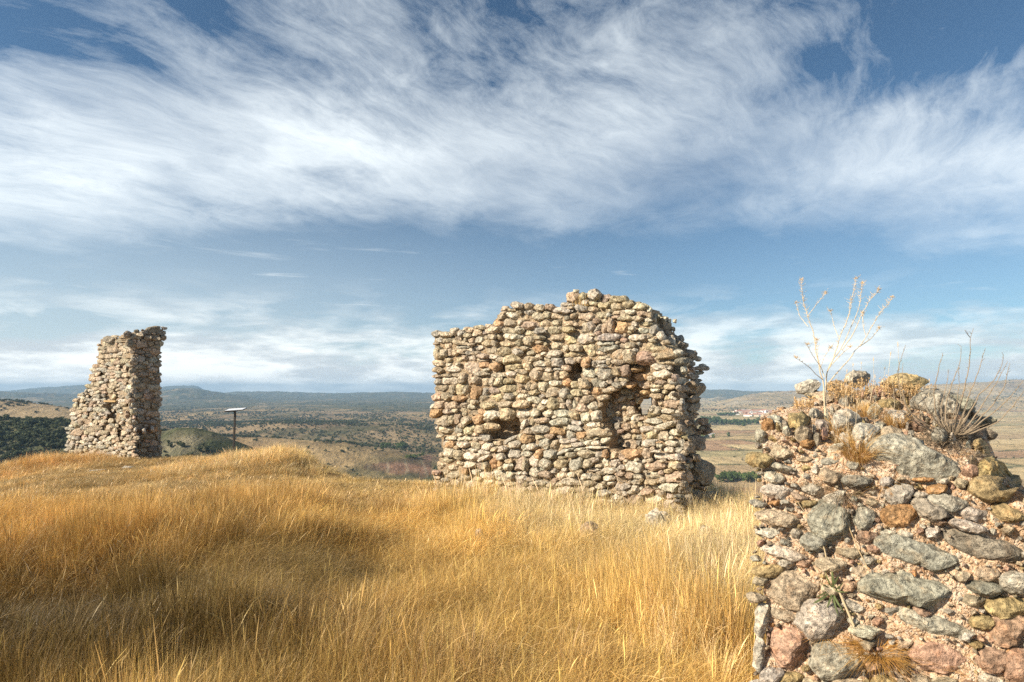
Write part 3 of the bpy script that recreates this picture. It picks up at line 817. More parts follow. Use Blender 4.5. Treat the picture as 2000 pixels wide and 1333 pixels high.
NO_STONE = []
def outlines(seeds, poly, res, grow=1.22, gap=1.0, nang=36, margin=4.0, p=4.0, smooth=0):
    xs = [p_[0] for p_ in poly]; ys = [p_[1] for p_ in poly]
    x0, x1, y0, y1 = min(xs) - 30, max(xs) + 30, min(ys) - 30, max(ys) + 30
    nx_, ny_ = int((x1 - x0) / res), int((y1 - y0) / res)
    best = np.full((ny_, nx_), grow ** p); lab = np.full((ny_, nx_), -1)
    for i, (cx, cy, w, h, ang, tone) in enumerate(seeds):
        rr = max(w, h) * .5 * grow + 2
        a0, a1 = max(int((cx - rr - x0) / res), 0), min(int((cx + rr - x0) / res) + 1, nx_)
        b0, b1 = max(int((cy - rr - y0) / res), 0), min(int((cy + rr - y0) / res) + 1, ny_)
        if a1 <= a0 or b1 <= b0: continue
        gx_, gy_ = np.meshgrid(x0 + (np.arange(a0, a1) + .5) * res - cx, y0 + (np.arange(b0, b1) + .5) * res - cy)
        ca, sa = math.cos(R(ang)), math.sin(R(ang))
        u = gx_ * ca + gy_ * sa; v = -gx_ * sa + gy_ * ca
        wob = 1 + .16 * vnoise(gx_ / (rr * .5) + i * 3.3, gy_ / (rr * .5) + i * 1.7, seed=4)
        qu, qv = u / (w * .5), v / (h * .5)
        d = (np.abs(qu) ** p + np.abs(qv) ** p) ** (1 / p)
        for k_ in range(7):
            an_ = (k_ + .5 + .8 * (_h(np.int64(i), np.int64(k_), np.int64(1), 5) - .5)) * 2 * math.pi / 7 + i
            dk = .78 + .32 * _h(np.int64(i), np.int64(k_), np.int64(2), 6)
            d = np.maximum(d, (qu * math.cos(an_) + qv * math.sin(an_)) / dk)
        d = d ** p
        d = d * wob
        bs = best[b0:b1, a0:a1]; m_ = d < bs
        bs[m_] = d[m_]; lab[b0:b1, a0:a1][m_] = i
    for ho in NO_STONE:
        gx_, gy_ = np.meshgrid(x0 + (np.arange(nx_) + .5) * res, y0 + (np.arange(ny_) + .5) * res)
        lab[inpoly(gx_, gy_, ho)] = -1
    th = np.linspace(0, 2 * math.pi, nang, endpoint=False)
    res_ = []
    for i, (cx, cy, w, h, ang, tone) in enumerate(seeds):
        rr = np.arange(0, max(w, h) * .5 * grow + 3, res * .6)
        X_ = cx + np.outer(np.cos(th), rr); Y_ = cy + np.outer(np.sin(th), rr)
        ix = np.clip(((X_ - x0) / res).astype(int), 0, nx_ - 1); iy = np.clip(((Y_ - y0) / res).astype(int), 0, ny_ - 1)
        bad = lab[iy, ix] != i
        bad[:, -1] = True
        first = rr[np.argmax(bad, axis=1)]
        first = np.maximum(first - gap * .5, min(w, h) * .16)
        for _ in range(smooth):
            first = .5 * first + .25 * (np.roll(first, 1) + np.roll(first, -1))
        res_.append(first)
    return th, res_

def rock_unit(r, sub=2, cuts=9, boxy=3.0, rough=.05, lo=.66, tip=.22):
    v, f = ico(sub)
    v = v.copy()
    rho = np.hypot(v[:, 0], v[:, 1]); z = np.abs(v[:, 2])
    s = (rho ** boxy + z ** boxy) ** (1 / boxy)
    v = v / s[:, None]
    front = np.array([r.normal(0, tip), r.normal(0, tip), 1.0])
    pl_ = [(front, r.uniform(.50, .66))]
    for sg in (-1, 1):
        pl_.append((np.array([r.normal(0, .16), sg, r.uniform(.0, .45)]), r.uniform(.74, .92)))
        pl_.append((np.array([sg, r.normal(0, .2), r.uniform(.0, .45)]), r.uniform(.78, .94)))
    for _ in range(cuts):
        n = r.normal(size=3); n[2] = abs(n[2]) * .8 + .15
        pl_.append((n, r.uniform(lo, lo + .22)))
    for n, dd in pl_:
        n = n / np.linalg.norm(n)
        v = v - np.outer(np.maximum(v @ n - dd, 0), n)
    # the outline of the stone is set by its neighbours: bring the widest section back out to it
    rho = np.hypot(v[:, 0], v[:, 1]); aa = np.arctan2(v[:, 1], v[:, 0]); nb = 20
    bi = ((aa + math.pi) / (2 * math.pi) * nb).astype(int) % nb
    mx = np.array([rho[bi == k].max() if (bi == k).any() else 1.0 for k in range(nb)])
    fb = (aa + math.pi) / (2 * math.pi) * nb - .5; k0 = np.floor(fb).astype(int) % nb; k1 = (k0 + 1) % nb; ff = fb - np.floor(fb)
    sc_ = mx[k0] * (1 - ff) + mx[k1] * ff
    v[:, :2] /= (sc_ ** .85)[:, None]
    if rough:
        o_ = r.uniform(0, 50, 3)
        nn = fbm(v[:, 0] * 2.3 + o_[0], v[:, 1] * 2.3 + o_[1], v[:, 2] * 2.3 + o_[2], oct=3, rough=.6, seed=3)
        st = np.floor(nn * 4.5 + .5) / 4.5           # chipped steps
        v = v * (1 + rough * (.8 * nn + 1.6 * st)[:, None])
        if sub >= 4:
            n2 = fbm(v[:, 0] * 9 + o_[0], v[:, 1] * 9 + o_[1], v[:, 2] * 9 + o_[2], oct=3, rough=.6, seed=13)
            rid = 1 - np.abs(fbm(v[:, 0] * 4 + o_[1], v[:, 1] * 4, v[:, 2] * 7 + o_[2], oct=2, seed=14))
            v = v * (1 + .035 * n2[:, None] - .05 * (np.clip(rid - .75, 0, 1) * 4)[:, None] ** 2)
    return v, f

def make_stones(seeds, poly, hitfn, framefn, r, res=1.0, sub=2, grow=1.22, gap=1.0, prot=(0, .07), depthf=.9, rec=None, rough=.05, cuts=9, tilt_tones=True, boxy=4.0, ov=1.02):
    """stones as (centre, local verts, faces, tone colour, size)"""
    th, outs = outlines(seeds, poly, res, grow, gap)
    items = []
    nang = len(th); nearw = hitfn.__name__ == 'near_hit'
    for (cx, cy, w, h, ang, tone), ro in zip(seeds, outs):
        off = rec(cx, cy) if rec else 0.0
        C3 = hitfn(np.array([cx]), np.array([cy]), off)[0]
        U, Vv, N_ = framefn(cx, cy)
        O3 = hitfn(cx + np.cos(th) * ro, cy + np.sin(th) * ro, off) - C3
        mu_ = np.abs(O3 @ U).max()
        lim_ = max(.26, min(.42, 2.6 * np.abs(O3 @ Vv).max()))
        if mu_ > lim_ and hitfn.__name__ != 'near_hit': O3 = O3 - np.outer(O3 @ U, U) * (1 - lim_ / mu_)
        v, f = rock_unit(r, sub, cuts, boxy, rough, .58 if nearw else .66, .32 if nearw else .22)
        a = np.arctan2(-v[:, 1], v[:, 0]) % (2 * math.pi)
        fi = a / (2 * math.pi) * nang; i0 = np.floor(fi).astype(int) % nang; i1 = (i0 + 1) % nang; fr_ = (fi - np.floor(fi))[:, None]
        o3 = O3[i0] * (1 - fr_) + O3[i1] * fr_
        rho = np.hypot(v[:, 0], v[:, 1])[:, None]
        su = np.linalg.norm(O3 @ U) ; ext = np.abs(O3 @ U).max(); exv = np.abs(O3 @ Vv).max()
        hd = depthf * math.sqrt(ext * exv)
        hd = min(max(hd, .03), .30)
        pz = r.uniform(*prot)
        loc = o3 * rho * ov + N_ * (v[:, 2:3] * hd)
        # a slight turn of the front so that neighbours catch the light differently
        sh = r.normal(0, .16, 2)
        loc = loc + N_ * ((loc @ U) * sh[0] + (loc @ Vv) * sh[1])[:, None]
        C = C3 + N_ * (pz - hd * .42)
        tc = np.array(TONES[tone]) * r.uniform(.84, 1.14) * (1 + r.normal(0, .018, 3))
        items.append((C, loc, f, tc, ext * exv))
    return items

def place_stones(root, items, mat, mat_joined, name='stone', limit=300, smooth=False):
    items = sorted(items, key=lambda q: -q[4])
    org = np.array(root.location)
    for C, loc, f, tc, _ in items[:limit]:
        me = mesh_np(name, loc, f, smooth)
        o = obj(name, me, mat, root, C - org)
        o.color = (*tc, 1)
    rest = items[limit:]
    if rest:
        A = Acc()
        for C, loc, f, tc, _ in rest: A.add(loc + C - org, f, tc)
        o = obj('small_stones', A.mesh('small_stones', smooth), mat_joined, root); o['kind'] = 'stuff'

def core_mesh(mask, P_front, P_back):
    """closed body over a raster of cells; P_*: (ny+1, nx+1, 3) corner points"""
    ny_, nx_ = mask.shape
    nv = (ny_ + 1) * (nx_ + 1)
    V_ = np.concatenate([P_front.reshape(-1, 3), P_back.reshape(-1, 3)])
    idx = np.arange(nv).reshape(ny_ + 1, nx_ + 1)
    a, b, c_, d = idx[:-1, :-1], idx[:-1, 1:], idx[1:, 1:], idx[1:, :-1]
    mm = mask
    F_ = [np.stack([a[mm], b[mm], c_[mm], d[mm]], 1), np.stack([d[mm], c_[mm], b[mm], a[mm]], 1) + nv]
    pad = np.pad(mm, 1)
    for (dy, dx_, e0, e1) in ((-1, 0, a, b), (1, 0, c_, d), (0, -1, d, a), (0, 1, b, c_)):
        nb = pad[1 + dy:1 + dy + ny_, 1 + dx_:1 + dx_ + nx_]
        e = mm & ~nb
        F_.append(np.stack([e1[e], e0[e], e0[e] + nv, e1[e] + nv], 1))
    return V_, np.concatenate(F_)

def slab_core(plane, poly, holes, step, w0, w1, r_seed, shrink=0.0, rec=None, amp=.03, bottom=None):
    """mortar heart of a wall between depths w0 and w1 behind its face"""
    P = plane.hit(np.array([q[0] for q in poly], float), np.array([q[1] for q in poly], float), w0)
    u = (P - plane.O) @ plane.U; z = P[:, 2]
    zb = bottom if bottom is not None else z.min()
    pl = list(zip(u, z))
    hl = []
    for ho in holes:
        for wd_ in np.linspace(w0, w1, 7):
            Q = plane.hit(np.array([q[0] for q in ho], float), np.array([q[1] for q in ho], float), wd_)
            hl.append(list(zip((Q - plane.O) @ plane.U, Q[:, 2])))
    us = np.arange(u.min(), u.max() + step, step); zs = np.arange(zb, z.max() + step, step)
    UU, ZZ = np.meshgrid(us, zs)
    cu, cz = (us[:-1] + us[1:]) / 2, (zs[:-1] + zs[1:]) / 2
    CU, CZ = np.meshgrid(cu, cz)
    zmin = z.min()
    test = lambda a_, b_: inpoly(a_, np.maximum(b_, zmin + .02), pl)
    mask = test(CU, CZ)
    if shrink:
        for da in ((shrink, 0), (-shrink, 0), (0, shrink), (0, -shrink * .1)):
            mask &= test(CU + da[0], CZ + da[1])
    for h_ in hl: mask &= ~inpoly(CU, CZ, h_)
    n_ = fbm(UU * 5, ZZ * 5, oct=4, rough=.6, seed=r_seed)
    fr_ = w0 + amp * n_
    if rec is not None: fr_ = fr_ + rec(UU, ZZ)
    jit = step * .35
    ju = jit * vnoise(UU * 7, ZZ * 7, seed=r_seed + 5); jz = jit * vnoise(UU * 7 + 9, ZZ * 7, seed=r_seed + 6)
    base = plane.O + (UU + ju)[..., None] * plane.U + (ZZ + jz)[..., None] * np.array([0, 0, 1.0])
    Pf = base + plane.B * fr_[..., None]
    bk = np.maximum(w1 + amp * 1.5 * fbm(UU * 4 + 7, ZZ * 4, oct=3, seed=r_seed + 2), fr_ + .05)
    Pb = base + plane.B * bk[..., None]
    return core_mesh(mask, Pf, Pb)

# ---------------------------------------------------------------- middle wall
BETA = R(38)
MU = np.array([math.cos(BETA), -math.sin(BETA)]); MB_ = np.array([math.sin(BETA), math.cos(BETA)])
CORNER = np.array([2.65, 8.80])
MF = Plane(CORNER, MU, MB_)
ME = Plane(CORNER, MB_, -MU)          # end face: runs back from the corner
MR = Plane(CORNER + MB_ * .62, MU, MB_)
sc8 = 8.885
mid = []
mid += parse('500 780 160 110 g;340 840 200 110;220 930 120 90 g;160 985 80 44 d;370 930 210 90;360 1040 170 110;230 1160 150 220;340 1150 120 150;630 820 110 140 g;700 750 150 90;760 760 180 90 p;860 700 100 60;970 715 150 80;1095 700 110 90;910 790 150 130;1020 795 80 80 g;745 850 130 90;580 905 90 80;700 930 90 90 d;800 935 110 90 p;600 970 260 100;600 1050 320 70 g;810 1010 120 50;930 915 140 120 w;1060 880 100 70;1190 875 150 80;1280 880 80 90;1200 750 260 120;1260 640 170 110 o;1340 490 190 110 -50 t;1500 410 150 60;1510 500 200 110 w;1460 635 240 130;1450 755 220 100;1500 870 340 110 w;1080 985 160 130 y;1210 985 110 110;1400 1000 300 80 y;1640 980 100 110;890 1060 180 90 w;1150 1100 230 120;1370 1130 230 150;1600 1140 200 120 g;1720 1080 140 80;430 1150 90 130;510 1140 110 120;640 1120 180 90;760 1160 110 80 g;890 1160 120 70;680 1230 90 110;790 1240 130 110 w;560 1260 140 120 y;1000 1210 200 90;1160 1220 180 80 w;380 1270 120 80;980 1280 210 70', 830, 560, sc8)
mid += parse('80 345 150 120;290 370 180 120;480 360 150 90 p;100 455 170 70 g;40 550 130 120;270 530 210 150;430 490 130 110;120 675 260 140;370 630 170 120 y;580 620 180 130;100 800 180 110;300 780 190 130 g;540 760 220 110;780 310 300 70 g;680 410 320 100 w;1030 390 200 130 g;1220 400 160 90;590 510 240 110;760 540 110 120 d;880 510 130 90;1100 520 330 160;1360 500 230 110;850 190 230 200 p;1030 170 150 140 y;1230 150 260 190 g;1430 210 160 150 d;1650 210 230 110 y;1430 320 220 110 y;1620 350 200 120;1670 450 220 80;1650 530 250 60 p;790 640 240 90 y;790 750 230 90 y;1060 730 140 180;1190 700 110 150 g;1290 730 220 80 -40 g;1410 720 110 150 15 p;1530 690 110 240 p;1720 700 240 230 o;1210 840 140 70;1090 900 310 160 w;580 880 210 110;820 930 200 160 y;290 890 190 80;290 970 180 90;90 950 190 160;290 1080 230 140 o;560 1020 250 150;1510 890 420 130 -8 g;1450 990 330 90 g;1490 1080 380 100 -12 g;920 1060 230 120;760 1080 100 110;860 1180 350 110 y;1160 1100 200 230 y;1720 1030 130 100;60 1080 130 70 g;110 1150 160 80;540 1170 230 130 w;100 1250 220 100;280 1220 110 80;1350 1250 230 120;1660 1200 240 220', 1020, 560, sc8)
mid += parse('330 350 330 110 t;130 310 200 110 y;200 450 170 80 w;380 470 200 80 p;100 540 250 90;310 560 150 90;250 640 110 90 w;430 640 190 70 y;390 770 180 100 g;570 740 130 150 25 g;680 860 110 170 -35 w;330 885 480 130 w;180 1030 170 110;650 1070 740 150 4 y;620 1190 160 60;800 1210 340 110 y;450 1230 310 220 p;150 1220 270 240;800 1300 320 60 w', 1210, 560, sc8)
mid += parse('230 90 190 100;390 50 120 80;230 210 160 100 y;480 190 270 120 w;780 150 310 210;540 290 300 60;360 300 190 60;180 320 180 40 p;220 410 130 100 g;430 390 340 120 w;660 350 110 180 25;770 370 110 170 15 p;880 390 140 140;1000 110 150 110 o;1180 150 170 150 o;1550 150 370 110 y;1670 220 200 90;980 265 180 70 w;1240 290 250 80 w;1030 400 150 130;1160 400 110 160;1290 410 130 140;1420 400 160 90 y;1650 360 240 160 y;270 520 270 100;440 560 150 160;380 670 210 160;200 680 160 150 p;620 560 200 190 y;725 560 100 180;600 700 180 90 o;850 580 280 240 o;1030 585 110 110 g;1180 560 180 130;980 690 170 90;1220 690 200 120 y;1460 520 360 140 y;1430 670 180 140 g;1700 660 200 90 w;240 810 150 140 p;350 820 90 130;500 820 160 120 p;660 820 140 100;150 950 240 150 o;390 930 200 90;500 910 130 70;790 840 160 90 w;1050 820 370 130 y;1390 810 230 100;1660 800 270 130 y;820 950 180 80;980 930 150 100 o;660 940 80 140;1140 980 260 140 w;1400 960 280 220 y;1680 970 240 170 w;900 1060 200 160 o;300 1080 250 200;450 1070 100 170;560 1060 150 170 p;710 1080 170 130;1170 1130 220 130 w;330 1250 260 130;550 1230 150 150 g;630 1180 150 90;770 1240 230 150 y;960 1230 180 140 y;1730 1150 90 180 25 w;1760 1270 90 110', 830, 700, sc8)
mid += parse('60 150 160 150 y;270 100 260 110 w;470 90 120 120;620 80 170 150 g;1110 80 150 170 o;1370 60 230 110 g;1400 140 190 70 g;1650 50 200 120;240 290 220 180;330 190 170 50;440 320 200 170 y;600 190 190 60 g;600 300 100 160;690 290 130 150 y;1150 250 220 180 w;1450 280 230 210 g;1700 240 200 160 y;80 490 90 130 20;190 500 100 130 20;340 490 190 170;190 600 160 90 y;1070 450 190 170;1250 420 170 150 35 g;1420 460 110 110 g;770 430 130 110 o;900 470 120 110 y;730 610 170 150 w;930 610 200 120 y;1100 590 130 110;1250 580 170 140 o;510 590 200 180;190 730 190 140 w;330 660 80 60 g;190 810 130 90;330 850 160 130;540 800 200 200 y;700 820 110 90;790 790 90 170 w;880 810 90 210 15 w;1020 860 200 180 p;1130 720 170 120 y;1220 830 160 130 w;230 950 150 150 w;430 950 200 110;60 980 160 200 o;690 960 290 130 8 w;330 1080 220 90;60 1140 90 180 25;150 1110 80 130 15;640 1110 330 140 -15 g;910 1000 130 120 y;1080 1040 130 170 w;1250 1020 200 190 w;1200 1160 250 90 w;1480 1160 180 200;900 1210 260 90 10 g;310 1240 290 160 g;90 1270 130 120;600 1260 210 150 o;1000 1310 150 100 o;1290 1290 380 150;820 1300 120 130 w', 1020, 700, sc8)
mid += parse('130 50 240 150;440 70 270 130 p;800 70 320 90 y;680 150 280 100 w;730 275 290 140 w;710 410 270 90 p;640 490 190 60;850 500 200 90 y;620 560 160 80 w;910 640 140 120 w;650 660 220 100 y;570 750 110 120;690 760 100 130 p;910 800 290 140 p;560 880 150 110 w;640 910 120 130 w;840 920 260 110 w;1030 920 100 70 w;370 980 110 100;500 980 170 90 y;800 1020 300 100 y;560 1100 330 90 w;810 1170 420 110 -15 w;460 1230 190 100 w;80 230 200 180 p;1000 1290 290 120 w', 1210, 700, sc8)
mid += parse('430 150 200 80 w;650 150 250 90 w;920 155 190 80 w;1140 170 220 80 w;330 240 100 120 w;440 250 160 120 o;660 260 180 90 w;850 270 190 130;1100 280 170 120 w;1250 330 160 80;1430 180 370 70 -24 g;1510 260 230 120 -10 w;1320 340 210 110 -8 w;1730 190 130 130 o;1720 300 130 110 w;430 400 180 140 w;590 440 130 170;670 350 150 60;790 460 210 150 w;1010 395 200 100 w;1010 500 220 80 -24 w;1200 450 130 80 p;1530 420 260 160 -15 g;1720 430 150 110 w;350 520 230 120;270 620 170 130;450 660 170 110;590 580 130 90;770 610 260 110 w;940 630 110 130;1050 620 130 140;1160 600 140 180 o;1300 590 110 110 o;1440 640 190 110 w;1660 620 230 230;690 720 120 100 o;850 740 180 90 w;1060 790 220 130 w;1290 790 210 190 w;1470 800 140 130 20 w;680 840 200 100;900 850 130 70;1660 850 220 150 w;1260 930 150 80;1480 950 170 80;200 740 130 90 p', 830, 840, sc8)
mid += parse('820 90 130 170 g;1000 90 160 130 o;80 160 170 140 o;740 200 230 80 w;370 230 180 200 g;540 260 120 190 15;740 290 230 70 y;980 255 220 90 g;1130 230 120 90 w;1290 230 170 80 w;1530 230 250 110 y;1270 305 350 44 w;750 360 290 90 -20 g;960 345 230 60 -15 w;150 300 200 110 w;60 420 200 90 w;300 430 130 150 o;480 430 200 150 g;860 430 170 90;1110 420 280 140;1440 420 110 130 o;1570 440 130 130 y;1720 460 120 150 p;210 550 150 190 w;400 600 180 160 w;910 600 280 210 g;640 590 220 170 y;1140 590 150 150;1410 570 110 150 -40 w;1590 580 190 120 w;1200 690 230 70 w;1530 710 280 90 w;190 750 200 170 w;410 780 180 130;50 620 100 200;40 850 110 130;870 780 180 80 w;1140 810 160 110 w;1290 820 130 90;1500 850 210 100 w;280 920 280 80 w;1340 980 160 90 w;700 800 200 120;560 880 120 80 p', 1020, 840, sc8)
mid += parse('510 150 260 120 w;710 120 130 34 -8 o;700 180 100 80 w;910 140 270 130 w;1080 150 80 130 g;180 340 340 180 o;470 320 130 170 p;640 280 190 44 w;850 260 200 100 w;1010 270 150 100 g;700 370 260 110 w;940 390 260 110 w;250 550 290 190 w;600 550 390 170 -6 p;960 530 250 140 y;550 710 290 120 w;940 740 350 170 p;180 700 150 110 p;290 810 140 90 w;530 820 240 90 y;880 900 380 140 w;560 910 190 70 w;260 950 120 130 w;470 1000 210 120 p;720 1030 120 110;860 1060 150 110 w;1050 950 90 120 w', 1210, 850, sc8)
EDGEX = lambda y: np.interp(y, [560, 596, 612, 640, 668, 690, 700, 720, 760, 800, 850, 950, 1000], [1236, 1268, 1262, 1277, 1296, 1326, 1322, 1310, 1320, 1331, 1338, 1337, 1332])
front_poly = [(852, 700), (845, 668), (848, 652), (866, 646), (880, 641), (905, 641), (925, 637), (950, 635), (962, 630), (972, 612), (980, 604), (1000, 600), (1012, 592), (1036, 592), (1042, 604), (1062, 596), (1078, 598), (1088, 594), (1092, 601), (1100, 594), (1103, 572), (1112, 568), (1130, 570), (1148, 567), (1158, 566), (1178, 574), (1190, 577), (1193, 588), (1200, 578), (1222, 580), (1226, 589), (1240, 594), (1266, 596), (1268, 618), (1276, 632), (1290, 658), (1300, 668), (1326, 682), (1326, 690), (1314, 702), (1310, 720), (1318, 755), (1324, 770), (1332, 800), (1338, 850), (1337, 950), (1331, 1030), (1240, 1020), (1100, 1003), (900, 972), (846, 960), (850, 915), (862, 880), (861, 860), (852, 845), (848, 838), (860, 812), (846, 812), (836, 806), (840, 795), (850, 782), (846, 760), (849, 742), (842, 737), (849, 730), (846, 712)]
win = [(1251, 812), (1249, 790), (1253, 781), (1262, 779), (1270, 779), (1270, 792), (1265, 800), (1262, 806), (1258, 812)]
win = [(1262 + (x_ - 1260) * 1.12, 794 + (y_ - 795) * 1.05) for x_, y_ in win]
putlogs = [[(976, 712), (985, 712), (985, 726), (976, 726)], [(1112, 704), (1137, 704), (1138, 726), (1126, 732), (1112, 722)], [(984, 834), (1012, 834), (1013, 851), (990, 853)]]
niche = [(1172, 780), (1186, 764), (1212, 756), (1248, 754), (1272, 762), (1273, 792), (1254, 822), (1250, 884), (1220, 886), (1192, 874), (1188, 842), (1172, 812)]
arch = [(1222, 706), (1270, 706), (1272, 770), (1215, 764), (1222, 740)]
hollow1 = [(962, 820), (1012, 814), (1020, 836), (996, 860), (952, 860)]
hollow2 = [(1104, 706), (1138, 704), (1134, 744), (1108, 746)]
def pt_rec(x, y):
    i = lambda po: bool(inpoly(np.array([x]), np.array([y]), po)[0])
    if i(niche): return .33
    if i(arch): return .22
    if i(hollow2): return .24
    if i(hollow1): return .24
    return 0.0
rng_m = np.random.default_rng(11)
mid = [s for s in mid if s[0] < EDGEX(s[1]) + 2 and not any(inpoly(np.array([s[0]]), np.array([s[1]]), ho)[0] for ho in [win] + putlogs)]
niche_st = parse('1650 470 180 90 g;1600 640 190 100 35 o;1470 800 150 90 40 g;1490 930 170 110 60 g;1650 860 160 150 p;1640 1060 180 100 g;1680 1180 150 120 g;1740 950 90 160;1420 1010 140 120 g', 1020, 700, sc8) + \
    parse('210 450 160 120 -20 o;410 460 200 130 p;340 330 300 120 o;60 700 170 70 -30 g;200 770 90 90 p;180 920 170 170;60 860 110 130;110 1190 160 120 p;270 1150 130 150;90 1050 130 90;250 1250 150 100;30 1260 120 110 p;300 190 220 90 o;300 640 120 90 o;430 590 170 80 o', 1210, 700, sc8)
mid = [s for s in mid if pt_rec(s[0], s[1]) < .15] + niche_st
mid = dedupe(mid)
mid = autofill(mid, front_poly, [(30, 18, .5), (22, 14, .8), (15, 10, 1.0), (10, 8, 1.0)], rng_m, 'ttwgyptw', [win, arch, hollow1, hollow2] + putlogs, 5000)
mid = [s for s in mid if not inpoly(np.array([s[0]]), np.array([s[1]]), win)[0]]
root = bpy.data.objects.new('ruined_wall', None); COL.objects.link(root); root.location = (CORNER[0] - MU[0] * 2.6, CORNER[1] - MU[1] * 2.6, -.4)
tag(root, 'tall ruined rubble wall in the middle, with a see-through window gap and small square holes', 'ruined wall', 'ruined rubble walls on the hilltop')
WALL_MID = root
NO_STONE.append([(1262 + (x_ - 1262) * 1.1, 795 + (y_ - 795) * 1.1) for x_, y_ in win])
items = make_stones(mid, front_poly, MF.hit, MF.frame, rng_m, 1.0, 3, 1.25, 1.0, (-.05, .075), .80, pt_rec, .035, 12, True, 5.0, 1.05)
NO_STONE.clear()
# the shaded end and the stones behind it
endpoly = [(1262, 600), (1300, 612), (1316, 660), (1350, 680), (1352, 700), (1372, 720), (1378, 740), (1374, 770), (1366, 790), (1362, 830), (1362, 880), (1378, 905), (1398, 925), (1402, 975), (1396, 1010), (1330, 1010), (1320, 800), (1310, 720), (1320, 690), (1290, 660)]
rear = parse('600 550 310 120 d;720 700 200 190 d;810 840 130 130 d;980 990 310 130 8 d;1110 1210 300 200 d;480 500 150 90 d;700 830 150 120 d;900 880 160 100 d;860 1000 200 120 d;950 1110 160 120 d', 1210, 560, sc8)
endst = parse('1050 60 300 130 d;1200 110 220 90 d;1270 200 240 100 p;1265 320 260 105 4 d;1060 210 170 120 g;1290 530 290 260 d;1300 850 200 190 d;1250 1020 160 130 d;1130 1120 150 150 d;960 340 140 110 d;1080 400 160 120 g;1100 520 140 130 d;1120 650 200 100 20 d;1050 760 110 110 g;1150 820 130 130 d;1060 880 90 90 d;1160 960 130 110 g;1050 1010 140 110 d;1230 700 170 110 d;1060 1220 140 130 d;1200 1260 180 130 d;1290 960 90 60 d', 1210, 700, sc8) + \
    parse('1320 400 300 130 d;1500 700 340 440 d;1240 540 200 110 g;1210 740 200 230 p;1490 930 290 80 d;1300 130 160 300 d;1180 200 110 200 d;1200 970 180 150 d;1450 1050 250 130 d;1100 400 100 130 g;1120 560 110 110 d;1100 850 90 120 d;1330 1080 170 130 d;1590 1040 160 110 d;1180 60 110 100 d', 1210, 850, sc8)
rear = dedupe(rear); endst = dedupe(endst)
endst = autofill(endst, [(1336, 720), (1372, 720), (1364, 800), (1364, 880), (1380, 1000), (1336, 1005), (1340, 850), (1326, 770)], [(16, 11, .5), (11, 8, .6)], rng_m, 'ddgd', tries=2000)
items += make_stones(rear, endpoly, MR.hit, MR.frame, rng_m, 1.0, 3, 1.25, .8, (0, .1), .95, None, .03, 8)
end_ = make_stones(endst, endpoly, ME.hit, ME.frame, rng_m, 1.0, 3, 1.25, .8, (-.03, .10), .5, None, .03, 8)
items += [q for q in end_ if (q[0][:2] - CORNER) @ MB_ < 1.12 or (q[4] > .013 and not (q[0][2] > 1.5 and (q[0][:2] - CORNER) @ MB_ > 1.2))]
# wall head and left end carry on through the thickness of the wall
back = []
topn = [i for i, s in enumerate(mid) if not inpoly(np.array([s[0]]), np.array([s[1] - s[3] * .75 - 4]), front_poly)[0] or s[0] < 868]
fr_items = items[:len(mid)]
for i in topn:
    C, loc, f, tc, sz = fr_items[i]
    for k_, w_ in enumerate((.24, .50, .78, 1.0)):
        if C[2] < .2 and w_ > .6: continue
        an = rng_m.uniform(-.5, .5); ca, sa = math.cos(an), math.sin(an)
        l2 = loc * rng_m.uniform(.85, 1.12)
        l2 = l2 @ np.array([[ca, sa, 0], [-sa, ca, 0], [0, 0, 1.0]])
        C2 = C + np.array([*MB_, 0]) * w_ + np.array([rng_m.normal(0, .03), rng_m.normal(0, .03), rng_m.uniform(-.14, -.02) - .02 * k_])
        back.append((C2, l2, f, tc, sz * .0001))
allm = [q for q in items + back if not (q[0][2] > 1.3 and (q[0][:2] - CORNER) @ MU > .12 and q[4] < .02) and not (q[0][2] > 1.4 and (q[0][:2] - CORNER) @ MB_ > 1.12 and (q[0][:2] - CORNER) @ MU > -.25)]
place_stones(root, allm, MAT_STONE, MAT_STONE_T)
cv = []
v1, f1_ = slab_core(MF, front_poly, [win], .035, .085, .75, 301, .07,
    lambda U_, Z_: np.zeros_like(U_) , .03, -.9)
# recess the heart where the face is broken away
def uz(poly):
    P = MF.hit(np.array([q[0] for q in poly], float), np.array([q[1] for q in poly], float), .085)
    return list(zip((P - MF.O) @ MF.U, P[:, 2]))
rp = [(uz(niche), .31), (uz(arch), .20), (uz(hollow1), .27), (uz(hollow2), .22)] + [(uz(h_), .42) for h_ in putlogs]
def mrec(U_, Z_):
    o_ = np.zeros_like(U_)
    for po, dep in rp: o_ = np.maximum(o_, inpoly(U_, Z_, po) * dep)
    return o_
v1, f1_ = slab_core(MF, front_poly, [win], .035, .075, .75, 301, .07, mrec, .045, -.9)
full_poly = [q for q in front_poly if q[0] < 1236] 
full_poly = front_poly[:33] + [(1275, 612), (1296, 622), (1302, 650), (1325, 672), (1334, 690), (1334, 1000)] + front_poly[51:]
mr2 = Plane(CORNER + MB_ * .62, MU, MB_)
wn2 = [(x_, y_) for x_, y_ in win]
v2, f2_ = slab_core(mr2, [(x_ if x_ < 1300 else min(x_, 1334), y_) for x_, y_ in full_poly], [wn2], .04, .05, .52, 311, .06, None, .03, -.9)
A = Acc(); org = np.array(root.location)
A.add(v1 - org, f1_)
# trim the rear leaf where it would stick out beyond the end face
uu = (v2 - MF.O) @ MF.U
v2 = v2 - np.outer(np.maximum(uu + .05, 0), MF.U)
A.add(v2 - org, f2_)
o = obj('mortar_core', A.mesh('mortar_core'), MAT_MORTAR, root)

